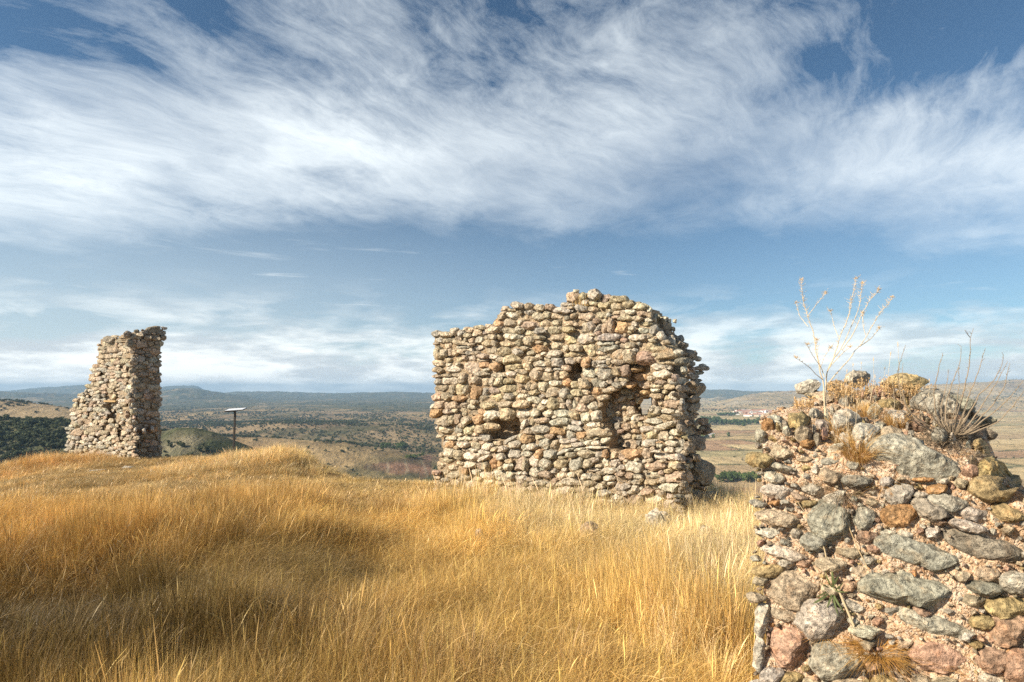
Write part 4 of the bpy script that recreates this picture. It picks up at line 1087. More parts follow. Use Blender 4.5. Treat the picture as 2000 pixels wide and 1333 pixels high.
# ---------------------------------------------------------------- left wall (tall stub)
GA = R(60)
TC = EYE[:2] + ray(np.array(262.0), np.array(760.0))[:2] / ray(np.array(262.0), np.array(760.0))[1] * 20.0
TB = np.array([-math.sin(GA), math.cos(GA)])        # runs back along the end face ... to the right and away
EU = np.array([math.cos(GA), math.sin(GA)])         # end face direction, going right and away
EB = np.array([-math.sin(GA), math.cos(GA)])        # into the wall from the end face
LU = -EB * -1.0
# lit long face: from the corner back to the left along EB; its outward normal is -EU
TL = Plane(TC, EB, EU)
TE = Plane(TC, EU, EB)
corner_x = lambda y: np.interp(y, [640, 655, 690, 745, 770, 810, 845, 880], [278, 268, 261, 261, 256, 256, 260, 262])
tl_poly = [(278, 650), (262, 652), (252, 651), (247, 661), (235, 663), (226, 657), (214, 658), (198, 659), (194, 664), (195, 672), (189, 674), (190, 694), (189, 708), (182, 718), (180, 728), (178, 746), (166, 762), (152, 772), (146, 782), (140, 797), (136, 826), (133, 846), (128, 880), (160, 893), (262, 900), (262, 845), (257, 800), (257, 770), (261, 745), (261, 690), (268, 655)]
te_poly = [(248, 652), (260, 650), (276, 645), (291, 645), (308, 639), (320, 639), (322, 645), (319, 662), (312, 684), (316, 706), (312, 716), (311, 745), (314, 764), (310, 778), (315, 786), (309, 810), (310, 822), (302, 834), (310, 845), (314, 862), (318, 898), (262, 900), (260, 845), (256, 800), (256, 770), (261, 745), (261, 690), (262, 668)]
tn = [(207, 786), (226, 786), (226, 820), (208, 822)]
tn2 = [(203, 738), (212, 738), (212, 750), (204, 750)]
rng_t = np.random.default_rng(23)
c2 = 1777 / 400.0
ts = parse('500 195 160 50 d;600 200 90 40 d;470 235 110 40;530 285 110 50;440 265 70 36;420 300 50 30;440 345 80 30;490 340 70 36;410 345 50 24 d;520 690 110 50 t;700 220 60 50;620 270 50 60;650 290 50 50;660 340 60 40;640 380 50 50;400 490 70 36;390 580 60 60;450 610 50 60;370 540 50 40;640 500 60 40;690 560 60 60 t;330 760 60 40 p;350 840 50 50;290 800 40 44;250 900 60 60 p;230 1000 90 70 p;330 980 60 60;400 960 60 50;480 960 90 50;640 850 60 70 p;650 930 50 50;620 1010 80 50;500 640 80 40;640 790 60 40;690 600 50 50 w', 100, 620, c2)
ts = [s for s in ts if s[0] < corner_x(s[1]) and not inpoly(np.array([s[0]]), np.array([s[1]]), tn)[0]]
ts = autofill(ts, tl_poly, [(10.5, 7.2, .7), (8, 5.8, 1.0), (5.5, 4.4, 1.0)], rng_t, 'ttgwpgt', [tn2], 5000)
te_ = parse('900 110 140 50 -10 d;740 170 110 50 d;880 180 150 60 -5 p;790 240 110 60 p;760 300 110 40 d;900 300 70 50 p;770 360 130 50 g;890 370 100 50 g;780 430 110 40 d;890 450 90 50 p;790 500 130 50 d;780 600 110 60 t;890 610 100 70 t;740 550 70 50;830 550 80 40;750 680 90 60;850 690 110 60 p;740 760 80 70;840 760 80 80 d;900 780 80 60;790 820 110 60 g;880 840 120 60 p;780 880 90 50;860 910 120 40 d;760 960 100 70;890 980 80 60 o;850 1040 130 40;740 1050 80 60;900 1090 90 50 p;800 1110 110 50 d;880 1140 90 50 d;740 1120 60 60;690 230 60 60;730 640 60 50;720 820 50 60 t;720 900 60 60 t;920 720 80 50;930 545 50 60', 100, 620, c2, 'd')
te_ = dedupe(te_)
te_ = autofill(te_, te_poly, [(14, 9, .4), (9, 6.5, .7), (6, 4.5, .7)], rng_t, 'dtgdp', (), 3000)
root = bpy.data.objects.new('ruined_wall', None); COL.objects.link(root); root.location = (TC[0] + EB[0] * 1.5, TC[1] + EB[1] * 1.5, -.7)
tag(root, 'slender leaning-edged stub of ruined rubble wall with a small niche, on the crest at far left', 'ruined wall', 'ruined rubble walls on the hilltop')
trec = lambda x, y: .25 if inpoly(np.array([x]), np.array([y]), tn)[0] else 0.0
it = make_stones(ts, tl_poly, TL.hit, lambda a, b: (EB3, np.array([0, 0, 1.0]), -EU3), rng_t, .5, 3, 1.25, .35, (-.04, .11), .95, trec, .07, 8) if False else []
EB3 = np.array([*EB, 0.0]); EU3 = np.array([*EU, 0.0])
it += make_stones(ts, tl_poly, TL.hit, lambda a, b: (-EB3, np.array([0, 0, 1.0]), -EU3), rng_t, .5, 3, 1.25, .4, (-.05, .05), .42, trec, .03, 8, True, 5.0, 1.06)
nl = len(it)
it += make_stones(te_, te_poly, TE.hit, lambda a, b: (EU3, np.array([0, 0, 1.0]), -EB3), rng_t, .5, 3, 1.25, .4, (-.05, .05), .7, None, .03, 8, True, 5.0, 1.06)
extra = []
for i, s in enumerate(ts):
    if not inpoly(np.array([s[0]]), np.array([s[1] - s[3] * .8 - 2]), tl_poly)[0] or not inpoly(np.array([s[0] - s[2] * .8 - 2]), np.array([s[1]]), tl_poly)[0]:
        C, loc, f, tc, sz = it[i]
        for w_ in (.28, .56):
            extra.append((C + EU3 * w_ + np.array([0, 0, rng_t.uniform(-.12, .02)]), loc * rng_t.uniform(.9, 1.3), f, tc, sz * .0001))
place_stones(root, it + extra, MAT_STONE, MAT_STONE_T)
A = Acc(); org = np.array(root.location)
v1, f1_ = slab_core(TL, tl_poly, [], .06, .10, 1.08, 401, .09, lambda U_, Z_: inpoly(U_, Z_, tnu) * .26, .03, -1.4) if False else (None, None)
Pn = TL.hit(np.array([q[0] for q in tn], float), np.array([q[1] for q in tn], float), .1); tnu = list(zip((Pn - TL.O) @ TL.U, Pn[:, 2]))
v1, f1_ = slab_core(TL, tl_poly, [], .06, .10, 1.05, 401, .09, lambda U_, Z_: inpoly(U_, Z_, tnu) * .26, .03, -1.4)
A.add(v1 - org, f1_)
v2, f2_ = slab_core(TE, te_poly, [], .06, .08, .9, 411, .07, None, .03, -1.4)
A.add(v2 - org, f2_)
obj('mortar_core', A.mesh('mortar_core'), MAT_MORTAR, root)
# wooden lintel over its niche
P = TL.hit(np.array([205.0, 228.0]), np.array([784.5, 783.5]), -.03)
bm_ = bmesh.new(); bmesh.ops.create_cube(bm_, size=1.0)
L_ = np.linalg.norm(P[1] - P[0])
for v_ in bm_.verts: v_.co = Vector((v_.co.x * L_, v_.co.y * .22, v_.co.z * .06))
me_ = bpy.data.meshes.new('lintel'); bm_.to_mesh(me_); bm_.free()
li_ = obj('lintel', me_, MAT_WOOD, root, (P[0] + P[1]) / 2 + EU3 * .06 - org); li_.rotation_euler = (0, 0, math.atan2(EB[1], EB[0])); 

# ---------------------------------------------------------------- near wall at the right
NA = np.array([1.07, 2.50]); NS = np.array([.8387, -.5446]); NB = np.array([.5446, .8387])
QT = .62
_pxs = [1475, 1560, 1620, 1700, 1830, 1900, 1950, 1990, 2040, 2200]
_ysh = [822, 838, 862, 872, 890, 920, 946, 968, 1020, 1180]
_yto = [812, 782, 768, 764, 766, 780, 830, 900, 965, 1130]
def _s_of(px):
    k = (np.asarray(px, float) - 1000) / FPX / 1.0036
    # NA + s NS on the ray x = k y
    return (k * NA[1] - NA[0]) / (NS[0] - k * NS[1])
_ss = _s_of(_pxs)
_zs = np.array([EYE[2] + SL(y_) * (NA[1] + s_ * NS[1]) for y_, s_ in zip(_ysh, _ss)])
_zt = np.array([EYE[2] + SL(y_) * (NA[1] + s_ * NS[1] + QT * NB[1]) for y_, s_ in zip(_yto, _ss)])
_zt = np.maximum(_zt, _zs + .03)
LEAN = .16
def near_q(s, z):
    """how far behind the foot line the surface lies at height z"""
    zs = np.interp(s, _ss, _zs); zt = np.interp(s, _ss, _zt)
    low = LEAN * (z - zs)
    up = (z - zs) / np.maximum(zt - zs, .02) * QT
    return np.where(z < zs, low, np.minimum(up, QT))
NS3 = np.array([*NS, 0]); NB3 = np.array([*NB, 0]); NA3 = np.array([*NA, 0])
def near_hit(px, py, off=0.0):
    d = ray(px, py); shp = d.shape[:-1]; d = d.reshape(-1, 3)
    t_ = np.linspace(.5, 5.5, 900)
    P = EYE + d[:, None, :] * t_[None, :, None]
    rel = P - NA3
    s = rel @ NS3; q = rel @ NB3; z = P[..., 2]
    inside = q >= near_q(s, z) + off
    i = np.argmax(inside, axis=1); i = np.where(inside.any(1), i, 899)
    i0 = np.maximum(i - 1, 0); r_ = np.arange(len(d))
    e = q - near_q(s, z) - off
    e0, e1 = e[r_, i0], e[r_, i]
    fr_ = np.where(np.abs(e1 - e0) > 1e-9, np.clip(-e0 / (e1 - e0 + 1e-12), 0, 1), 0)
    tt = t_[i0] + (t_[i] - t_[i0]) * fr_
    return (EYE + d * tt[:, None]).reshape(shp + (3,))
def near_frame(px, py):
    P = near_hit(np.array([px]), np.array([py]))[0]
    s = (P - NA3) @ NS3; z = P[2]
    zs = float(np.interp(s, _ss, _zs)); zt = float(np.interp(s, _ss, _zt))
    if z < zs - .03: sl = LEAN
    elif z > zt - .01: sl = LEAN
    else: sl = min(QT / max(zt - zs, .02), 1.3)
    n = -NB3 + np.array([0, 0, 1.0]) * sl; n /= np.linalg.norm(n)
    return NS3, np.cross(n, NS3) * -1 if np.cross(n, NS3)[2] < 0 else np.cross(n, NS3), n
s6 = 6.346; s3 = 3.704
near = parse('360 650 330 130 w;250 740 150 170 30 o;160 840 150 170 g;680 410 220 100 w;830 450 100 120 w;840 570 170 130 w;1090 490 200 90;1040 230 160 110 d;1410 330 140 100 p;1700 180 150 70 w;1650 290 200 120 p;1580 540 230 150 w;690 840 210 190;860 850 110 180 d;740 940 200 130 o;960 830 110 90 p;1110 1000 260 110 -15 w;690 1130 250 80;1050 1160 340 130 g;1300 1200 200 120 g;850 1250 130 150 20 w;430 1230 380 90 15 w;130 960 90 90 w', 1460, 720, s6)
near += parse('80 290 180 120 p;800 450 760 230 8 g;650 300 300 80 d;1300 820 290 160 25 d;1250 990 300 110 18 y;540 300 200 60 d', 1720, 720, s6)
near += [[1785, 897, 200, 66, 17, 'g'], [1944, 912, 74, 36, 14, 'y'], [1946, 956, 100, 50, -6, 'y'], [1800, 1086, 170, 50, 17, 'g'], [1776, 1152, 200, 58, 10, 'g'], [1811, 1222, 165, 38, 17, 'g'], [1917, 1072, 165, 52, 20, 'd'], [1549, 1158, 104, 74, 10, 't'], [1600, 1216, 82, 74, 12, 'w'], [1538, 1268, 70, 84, 6, 'p'], [1633, 1293, 94, 66, 16, 'g'], [1835, 1286, 130, 66, 20, 'p'], [1880, 1306, 84, 44, 10, 'o'], [1968, 1188, 80, 40, 6, 'y'], [1972, 1236, 70, 56, 0, 'p'], [1925, 1150, 70, 26, 14, 'g'], [1800, 1198, 42, 20, 20, 'p'], [1487, 1215, 26, 60, 4, 'w'], [1484, 1282, 22, 60, 0, 'w'], [1508, 1322, 44, 32, 0, 'w'], [1545, 1326, 46, 26, 10, 'y'], [1940, 1290, 60, 40, 10, 'p'], [1988, 1300, 50, 60, 0, 'p'], [1985, 1140, 60, 40, 10, 'w'], [1900, 1010, 60, 28, 10, 'w'], [1850, 985, 70, 30, 12, 'g']]
near += parse('370 260 370 160 10 w;640 330 240 100 25 t;330 400 160 80 o;390 600 470 180 12 t;1110 330 290 190 -20 w;1000 650 540 420 38 g;1450 600 230 250 10 g;820 890 330 200 15 g;440 1020 540 130 16 w;460 880 140 90 g;180 900 130 110 p;1560 270 120 80 w;640 560 100 80 p;1260 440 90 60 o', 1460, 920, s6)
near += parse('230 300 310 240 w;220 560 400 270 5 o;700 240 250 150 o;560 110 350 70 o;870 200 120 110 p;600 490 420 200 25 g;1130 530 400 180 12 w;1080 690 460 120 15 w;1580 540 400 180 20 y;640 760 220 160 w;300 800 260 120 15 w', 1720, 920, s6)
for s_ in near:
    if s_[2] * s_[3] > 1200: s_[2] *= 1.12; s_[3] *= 1.16
near = dedupe(near)
rng_n = np.random.default_rng(31)
_keep_tones = dict(TONES); TONES.update(NEAR_TONES)
near_poly = [(1478, 835), (1492, 815), (1556, 812), (1560, 790), (1575, 770), (1640, 768), (1700, 765), (1830, 768), (1880, 790), (1930, 830), (1945, 850), (1940, 880), (1975, 905), (1992, 930), (2003, 960), (2040, 1020), (2120, 1150), (2160, 1345), (1476, 1345), (1472, 1100), (1478, 950)]
near = autofill(near, near_poly, [(50, 26, .6), (34, 19, .8), (20, 13, .9), (12, 8, 1.4)], rng_n, 'wtpgytw', (), 1700, 10)
root = bpy.data.objects.new('ruined_wall', None); COL.objects.link(root); root.location = (NA[0] + .3, NA[1] - .1, -.1)
tag(root, 'low ruined wall in the right foreground, pebbly pink mortar and grey slabs, weeds growing on top', 'ruined wall', 'ruined rubble walls on the hilltop')
WALL_NEAR = root
big_ = [s for s in near if s[2] * s[3] > 1400]; small_ = [s for s in near if s[2] * s[3] <= 1400]
def near_items(seeds, sub, prot, gr, cuts, rough):
    return make_stones(seeds, near_poly, near_hit, near_frame, rng_n, 1.0, sub, gr, 3.0, prot, .62, None, rough, cuts, True, 3.4, 1.06)
allst = near_items(near, 3, (.0, .03), 1.06, 8, .03)
# larger stones get a finer surface
hi = make_stones(near, near_poly, near_hit, near_frame, np.random.default_rng(32), 1.0, 5, 1.06, 3.0, (.008, .035), .62, None, .07, 12, True, 3.4, 1.06) if False else None
rb = np.random.default_rng(33)
res_items = []
th_, outs_ = outlines(near, near_poly, 1.0, 1.06, 3.0)
for i, s in enumerate(near):
    if s[2] * s[3] > 1400:
        one = make_stones([s], near_poly, near_hit, near_frame, rb, 1.0, 4, 1.0, 1.0, (.012, .055), .6, None, .035, 18, True, 6.0, 1.08)
        res_items.append(one[0])
    elif s[2] * s[3] > 500:
        res_items.append(make_stones([s], near_poly, near_hit, near_frame, rb, 1.0, 4, 1.0, 1.0, (.004, .035), .65, None, .035, 14, True, 5.0, 1.06)[0])
    else:
        res_items.append(allst[i])
# rocks standing up on the wall head
tops = [[1583, 757, 42, 30, -14, 'w', 2.95], [1592, 771, 34, 18, 0, 't', 2.95], [1681, 741, 60, 34, 4, 'w', 2.95], [1640, 752, 30, 18, 0, 'd', 3.0], [1786, 747, 88, 34, 4, 'y', 2.7], [1736, 752, 26, 18, 0, 'p', 2.8], [1715, 764, 44, 20, 0, 'w', 2.8], [1655, 764, 30, 14, 0, 't', 2.9], [1860, 786, 90, 34, 10, 'g', 2.5]]
class FarP: pass
for (cx, cy, w_, h_, an_, to_, dist) in tops:
    pl = Plane(np.array([0, dist]), np.array([1.0, 0]), np.array([0, 1.0]))
    po = [(cx - w_, cy - h_), (cx + w_, cy - h_), (cx + w_, cy + h_), (cx - w_, cy + h_)]
    res_items.append(make_stones([[cx, cy, w_, h_, an_, to_]], po, pl.hit, pl.frame, rb, 1.0, 4, 1.0, 1.0, (0, .01), .85, None, .06, 12, True, 2.6, 1.05)[0])
place_stones(root, res_items, MAT_STONE_NEAR, MAT_STONE_NEAR_T)
# mortar body: columns round the left end, then along the face; rows from the foot over the shoulder and down behind
cols = [(0.0, q_) for q_ in np.linspace(1.1, .012, 60)] + [(s_, 0.0) for s_ in np.arange(0.012, 1.55, .0065)]
rows = 420
PV = np.zeros((rows, len(cols), 3))
tau = np.linspace(0, 1, rows)
for ci, (s_, qo) in enumerate(cols):
    zs = float(np.interp(s_, _ss, _zs)); zt = float(np.interp(s_, _ss, _zt)); zt = max(zt, zs + .02)
    zf = -.35
    # profile points (q, z)
    pr = [(LEAN * (zf - zs), zf), (-.015, zs - .03), (.03, zs + .004), (QT, zt), (QT + .35, zt - .05), (QT + .5, zf)]
    pr = np.array(pr)
    L = np.concatenate([[0], np.cumsum(np.hypot(*np.diff(pr, axis=0).T))])
    L = L / L[-1]
    q_ = np.interp(tau, L, pr[:, 0]); z_ = np.interp(tau, L, pr[:, 1])
    if qo > 0:
        q_ = np.maximum(q_, qo); top = np.interp(qo, [0.03, QT, QT + .35, QT + .5], [zs, zt, zt - .05, zf]); z_ = np.minimum(z_, top)
    PV[:, ci] = NA3 + NS3 * s_ + NB3 * q_[:, None] + np.array([0, 0, 1.0]) * z_[:, None]
du = np.gradient(PV, axis=1); dv = np.gradient(PV, axis=0)
nn = np.cross(du, dv); nn /= np.linalg.norm(nn, axis=-1, keepdims=True) + 1e-9
if (nn[100, 150] @ -NB3) < 0: nn = -nn
for _ in range(6):
    nn[1:-1, 1:-1] = (nn[1:-1, 1:-1] * 2 + nn[:-2, 1:-1] + nn[2:, 1:-1] + nn[1:-1, :-2] + nn[1:-1, 2:])
    nn /= np.linalg.norm(nn, axis=-1, keepdims=True) + 1e-9
x_, y_, z_ = PV[..., 0], PV[..., 1], PV[..., 2]
disp = .034 * fbm(x_ * 9, y_ * 9, z_ * 9, oct=3, seed=61) + .013 * fbm(x_ * 34, y_ * 34, z_ * 34, oct=3, rough=.6, seed=62) * (.4 + .9 * sstep(-.3, .3, fbm(x_ * 6, y_ * 6, z_ * 6, oct=2, seed=65))) - .012
PV = PV + nn * disp[..., None]
nc = len(cols)
ii, jj = np.meshgrid(np.arange(rows - 1), np.arange(nc - 1), indexing='ij'); q0 = (ii * nc + jj).ravel()
F = np.stack([q0, q0 + 1, q0 + nc + 1, q0 + nc], 1)
obj('mortar_core', mesh_np('mortar_core', PV.reshape(-1, 3) - np.array(root.location), F, False), MAT_MORTAR_NEAR, root)
# pebbles set in the mortar
rp_ = np.random.default_rng(64)
A = Acc(); vi, fi_ = ico(1)
for _ in range(2600):
    r_i = rp_.integers(5, rows - 130); c_i = rp_.integers(20, nc - 2)
    C = PV[r_i, c_i] - np.array(root.location) + nn[r_i, c_i] * rp_.uniform(-.002, .004)
    sz = .0035 + .011 * rp_.uniform() ** 3.0
    M_ = rp_.normal(size=(3, 3)); qm, _ = np.linalg.qr(M_)
    v = (vi * (1 + .25 * rp_.normal(size=(len(vi), 1)).clip(-1, 1)) * np.array([1.2, .9, .6])) @ qm * sz
    tk = 'wwtpopgw'[rp_.integers(8)]
    A.add(v + C, fi_, np.array(TONES[tk]) * np.array([1.06, 1.02, 1.0]) * rp_.uniform(.8, 1.2))
o = obj('pebbles', A.mesh('pebbles'), MAT_STONE_NEAR_T, root); o['kind'] = 'stuff'

TONES.update(_keep_tones)
def inside_walls(x, y):
    ins = np.zeros(np.shape(x), bool)
    for pl, u0, u1, w0, w1 in ((MF, -5.5, .02, 0, 1.05), (TL, 0, 4.8, 0, 1.0)):
        dx_, dy_ = x - pl.O[0], y - pl.O[1]
        u = dx_ * pl.U[0] + dy_ * pl.U[1]; w_ = dx_ * pl.B[0] + dy_ * pl.B[1]
        ins |= (u > u0) & (u < u1) & (w_ > w0) & (w_ < w1)
    dx_, dy_ = x - NA[0], y - NA[1]
    u = dx_ * NS[0] + dy_ * NS[1]; w_ = dx_ * NB[0] + dy_ * NB[1]
    ins |= (u > -.10) & (u < 2.4) & (w_ > -.36) & (w_ < 1.2)
    return ins
# ------------------------------------------------------------------ loose stones in the grass
def loose_rock(px, py, Yd, w, h, tone, label, sub=4, flat=.6, name='rock', sink=.0):
    k = (px - 1000) / FPX
    x = k * Yd; z = float(ground_z(x, Yd)) + sink
    r = np.random.default_rng(int(px * 7 + py))
    v, f = rock_unit(r, sub, 12, 2.8, .06)
    v = v * np.array([w / 2, w * .42, h / 2])
    o = obj(name, mesh_np(name, v, f, False), MAT_STONE, None, (x, Yd, z + h * .25))
    o.color = (*TONES[tone], 1); o.rotation_euler = (r.normal(0, .1), r.normal(0, .12), r.uniform(-.4, .4))
    tag(o, label, 'rock', 'loose rocks in the grass')
    return o
loose_rock(1274, 990, 7.75, .30, .34, 'w', 'pale block lying in the grass at the foot of the middle wall, below its window', sink=.10)
loose_rock(1365, 1040, 7.0, .14, .26, 'w', 'small pale rock in the grass between the middle wall and the right wall', sink=.12)
loose_rock(806, 967, 9.6, .30, .18, 'g', 'flat grey rock in the grass just left of the middle wall', sink=.08)
loose_rock(1150, 1022, 6.9, .26, .30, 'p', 'low pinkish rock half buried in the grass before the middle wall', sink=.10)
loose_rock(938, 1023, 6.9, .12, .22, 'p', 'small pinkish stone sunk in the flattened grass', sink=.12)
loose_rock(404, 995, 7.6, .24, .14, 'g', 'grey rock in a dark gap of the left grass', sink=.02)
loose_rock(1290, 963, 8.3, .22, .22, 'w', 'pale stone fallen against the foot of the middle wall', sink=.12)
for i, (px, Yd, w, lab) in enumerate([(205, 17.4, .55, 'flat grey ledge on the bare patch before the left wall'), (262, 17.9, .4, 'thin flat stone under the corner of the left wall'), (536, 15.2, .35, 'dark grey stone among the grass of the crest')]):
    o = loose_rock(px, 905, Yd, w, .10, 'g', lab, 3, sink=-.02)

# ------------------------------------------------------------------ information lectern on the crest
k = (463 - 1000) / FPX; Yl = 19.3; xl = k * Yl; zl = float(ground_z(xl, Yl)); ztop = EYE[2] + float(SL(801)) * Yl
root = bpy.data.objects.new('information_lectern', None); COL.objects.link(root); root.location = (xl, Yl, zl)
tag(root, 'dark steel information lectern with a tilted pale panel on the crest', 'information board')
def box(name, sx, sy, sz, mat, parent, loc, rot=(0, 0, 0), bev=.004):
    b = bmesh.new(); bmesh.ops.create_cube(b, size=1.0)
    for v_ in b.verts: v_.co = Vector((v_.co.x * sx, v_.co.y * sy, v_.co.z * sz))
    if bev: bmesh.ops.bevel(b, geom=b.edges[:], offset=bev, segments=1, affect='EDGES')
    me_ = bpy.data.meshes.new(name); b.to_mesh(me_); b.free()
    o_ = obj(name, me_, mat, parent, loc); o_.rotation_euler = rot
    return o_
hp = ztop - zl
pst = box('post', .055, .055, hp + .1, MAT_STEEL, root, (0, 0, (hp - .1) / 2))
pn = box('panel', .56, .40, .02, MAT_PANEL, root, (0.02, 0, hp + .02), (R(6), R(-4), R(8)))
box('frame', .60, .44, .018, MAT_STEEL, root, (0.02, 0.0, hp - .001), (R(6), R(-4), R(8)))
box('bracket', .34, .06, .05, MAT_STEEL, root, (-.10, -.10, hp - .035), (R(6), R(-4), R(8)))

# ------------------------------------------------------------------ plants on and by the near wall
def spot_near(px, py):
    return near_hit(np.array([float(px)]), np.array([float(py)]))[0]
def wall_tuft(px, py, hgt, col, label, n=150, rad=.04, spread=.9, seed=0, width=.0016):
    P = spot_near(px, py); nrm = near_frame(px, py)[2]
    A = blades(n, rad, hgt * .55, hgt, width, spread, .8, 0.0, 4, seed, splay=1.0)
    me_ = A.mesh('wall_grass_tuft')
    m_ = bpy.data.materials.get(col[0]) or leafy(col[0], col[1], .6, .25)
    o = obj('wall_grass_tuft', me_, m_, None, P)
    up = Vector(tuple(np.array([0, 0, 1.0]) * .75 + nrm * .5)).normalized()
    o.rotation_euler = up.to_track_quat('Z', 'Y').to_euler()
    tag(o, label, 'grass tuft', 'dry grass tufts on the right wall')
G1 = ('golden_wall_grass', (.56, .36, .14)); G2 = ('grey_wall_grass', (.22, .165, .105)); G3 = ('brown_wall_grass', (.46, .26, .075))
wall_tuft(1632, 838, .085, G1, 'golden grass tuft at the foot of the tall bleached stalk', 300, .03, .4, 1)
wall_tuft(1676, 886, .13, G1, 'large bushy golden tuft left of the big grey top slab', 620, .045, .38, 2)
wall_tuft(1690, 810, .10, G1, 'golden tuft in the middle of the wall top', 340, .035, .42, 3)
wall_tuft(1748, 826, .085, G1, 'golden tuft touching the left side of the grey twiggy bush', 380, .035, .42, 4)
wall_tuft(1600, 830, .05, G1, 'small golden tuft near the left corner of the wall top', 180, .03, .8, 5)
wall_tuft(1650, 955, .11, G2, 'dark grey spiky dead tuft above the large grey slab', 230, .035, 1.3, 6)
wall_tuft(1566, 1020, .05, G2, 'small grey dead tuft above the boulder at the left edge', 90, .015, 1.4, 7)
wall_tuft(1712, 1268, .105, G3, 'round orange-brown grass tuft low on the wall face', 700, .04, .8, 8, .0017)
wall_tuft(1610, 1235, .05, G3, 'little brown tuft on the round conglomerate stone', 70, .02, 1.0, 9)
wall_tuft(1868, 885, .08, G2, 'grey dead grass under the twiggy bush', 110, .06, 1.4, 10)
wall_tuft(1930, 1320, .12, G3, 'brown grass at the bottom right corner of the wall', 70, .05, 1.0, 11)
wall_tuft(1720, 935, .05, G3, 'sparse brown grass beneath the big grey top slab', 60, .03, 1.1, 12)

def branch_plant(name, label, cat, curves, dist_of, mat, rads, twigs=None, seed=0, grp=None):
    """stems traced as real curves standing at their own distances"""
    r = np.random.default_rng(seed)
    roots = None; out_ = []
    for ci, (pts, r0, r1) in enumerate(curves):
        pts = np.array(pts, float)
        # resample
        L = np.concatenate([[0], np.cumsum(np.hypot(*np.diff(pts, axis=0).T))])
        n = max(8, int(L[-1] / 6)); q = np.linspace(0, L[-1], n)
        X_ = np.interp(q, L, pts[:, 0]); Y_ = np.interp(q, L, pts[:, 1])
        for _ in range(3):
            X_[1:-1] = (X_[:-2] + 2 * X_[1:-1] + X_[2:]) / 4; Y_[1:-1] = (Y_[:-2] + 2 * Y_[1:-1] + Y_[2:]) / 4
        d0, d1 = dist_of(ci)
        dd = np.linspace(d0, d1, n)
        dr = ray(X_, Y_); P = EYE + dr * (dd / dr[:, 1])[:, None]
        P = P + np.stack([vnoise(q / 14 + ci * 9, q * 0 + ci, seed=5), vnoise(q / 14, q * 0 + ci * 3, seed=6), vnoise(q / 15 + 3, q * 0 + ci * 5, seed=7)], 1) * .0022
        out_.append((P, np.linspace(r0, r1, n), ci))
    base = out_[0][0][0]
    root = bpy.data.objects.new(name, None); COL.objects.link(root); root.location = base
    tag(root, label, cat, grp)
    for P, rd, ci in out_:
        A = Acc(); v, f = tube(P - base, rd, 6); A.add(v, f, (1, 1, 1))
        if twigs: twigs(A, P - base, rd, ci, r)
        o = obj('stem', A.mesh('stem', True), mat, root)
    return root
c3 = lambda L: [(1440 + a / 3.173, 520 + b / 3.173) for a, b in L]
stalk = [(c3([(548, 925), (545, 900), (538, 820), (540, 740), (515, 660), (495, 560), (480, 450), (460, 370), (430, 290), (405, 200), (392, 85)]), .0032, .0007),
    (c3([(546, 925), (550, 850), (548, 740), (555, 650), (600, 570), (620, 500), (640, 430), (680, 350), (700, 250), (715, 160), (740, 80)]), .0034, .0007),
    (c3([(430, 310), (480, 260), (515, 210), (545, 175)]), .0014, .0007),
    (c3([(440, 375), (390, 320), (365, 230)]), .0013, .0007),
    (c3([(530, 650), (500, 600), (455, 540), (430, 490)]), .0015, .0007),
    (c3([(540, 690), (505, 590), (490, 460)]), .0016, .0008),
    (c3([(600, 570), (650, 500), (690, 400), (740, 300), (765, 200), (775, 110)]), .0020, .0008),
    (c3([(650, 520), (710, 430), (770, 310), (810, 230), (875, 155)]), .0019, .0008),
    (c3([(560, 735), (640, 640), (740, 520), (800, 430), (860, 330), (920, 250), (960, 195)]), .0024, .0008),
    (c3([(760, 500), (820, 460), (880, 390)]), .0020, .0009),
    (c3([(630, 440), (600, 380), (580, 280)]), .0013, .0007),
    (c3([(557, 650), (600, 590), (650, 540), (700, 505)]), .0020, .0009),
    (c3([(520, 700), (440, 620), (365, 575)]), .0016, .0007),
    (c3([(800, 430), (775, 370), (775, 290)]), .0012, .0007),
    (c3([(510, 640), (540, 560), (575, 510)]), .0012, .0007)]
def stalk_twigs(A, P, rd, ci, r):
    n = len(P)
    for i in range(int(n * .45), n):
        for _ in range(6):
            if r.uniform() < (.35 if i < n * .7 else .85):
                d = r.normal(size=3); d[2] = abs(d[2]) * .6 + .5; d /= np.linalg.norm(d)
                L = r.uniform(.006, .020) * (1.25 if i > n * .75 else .8)
                v, f = tube(np.array([P[i], P[i] + d * L * .6, P[i] + d * L + np.array([0, 0, L * .15])]), [.0008, .0006, .0004], 3)
                A.add(v, f, (1.1, 1.05, 1.0))
                if r.uniform() < .35:
                    vi_, f_ = ico(0) if False else ico(1)
                    # small seed pod
                    A.add4 = None
    # tip cluster
    for _ in range(14):
        d = r.normal(size=3); d[2] += 1.2; d /= np.linalg.norm(d)
        L = r.uniform(.006, .015)
        v, f = tube(np.array([P[-1], P[-1] + d * L * .6, P[-1] + d * L]), [.0007, .0006, .0011], 3)
        A.add(v, f, (1.0, .90, .74))
db = spot_near(1611, 862)[1]
branch_plant('dead_flower_stalk', 'tall pale branching dead flower stalk standing on the right wall top', 'dead plant', stalk,
    lambda ci: (db, db + [.0, .06, -.05, .1, -.08, .05, .12, -.06, .03, .1, .08, -.05, -.1, .02, -.04][ci] * 1.0), MAT_STALK, None, stalk_twigs, 3)
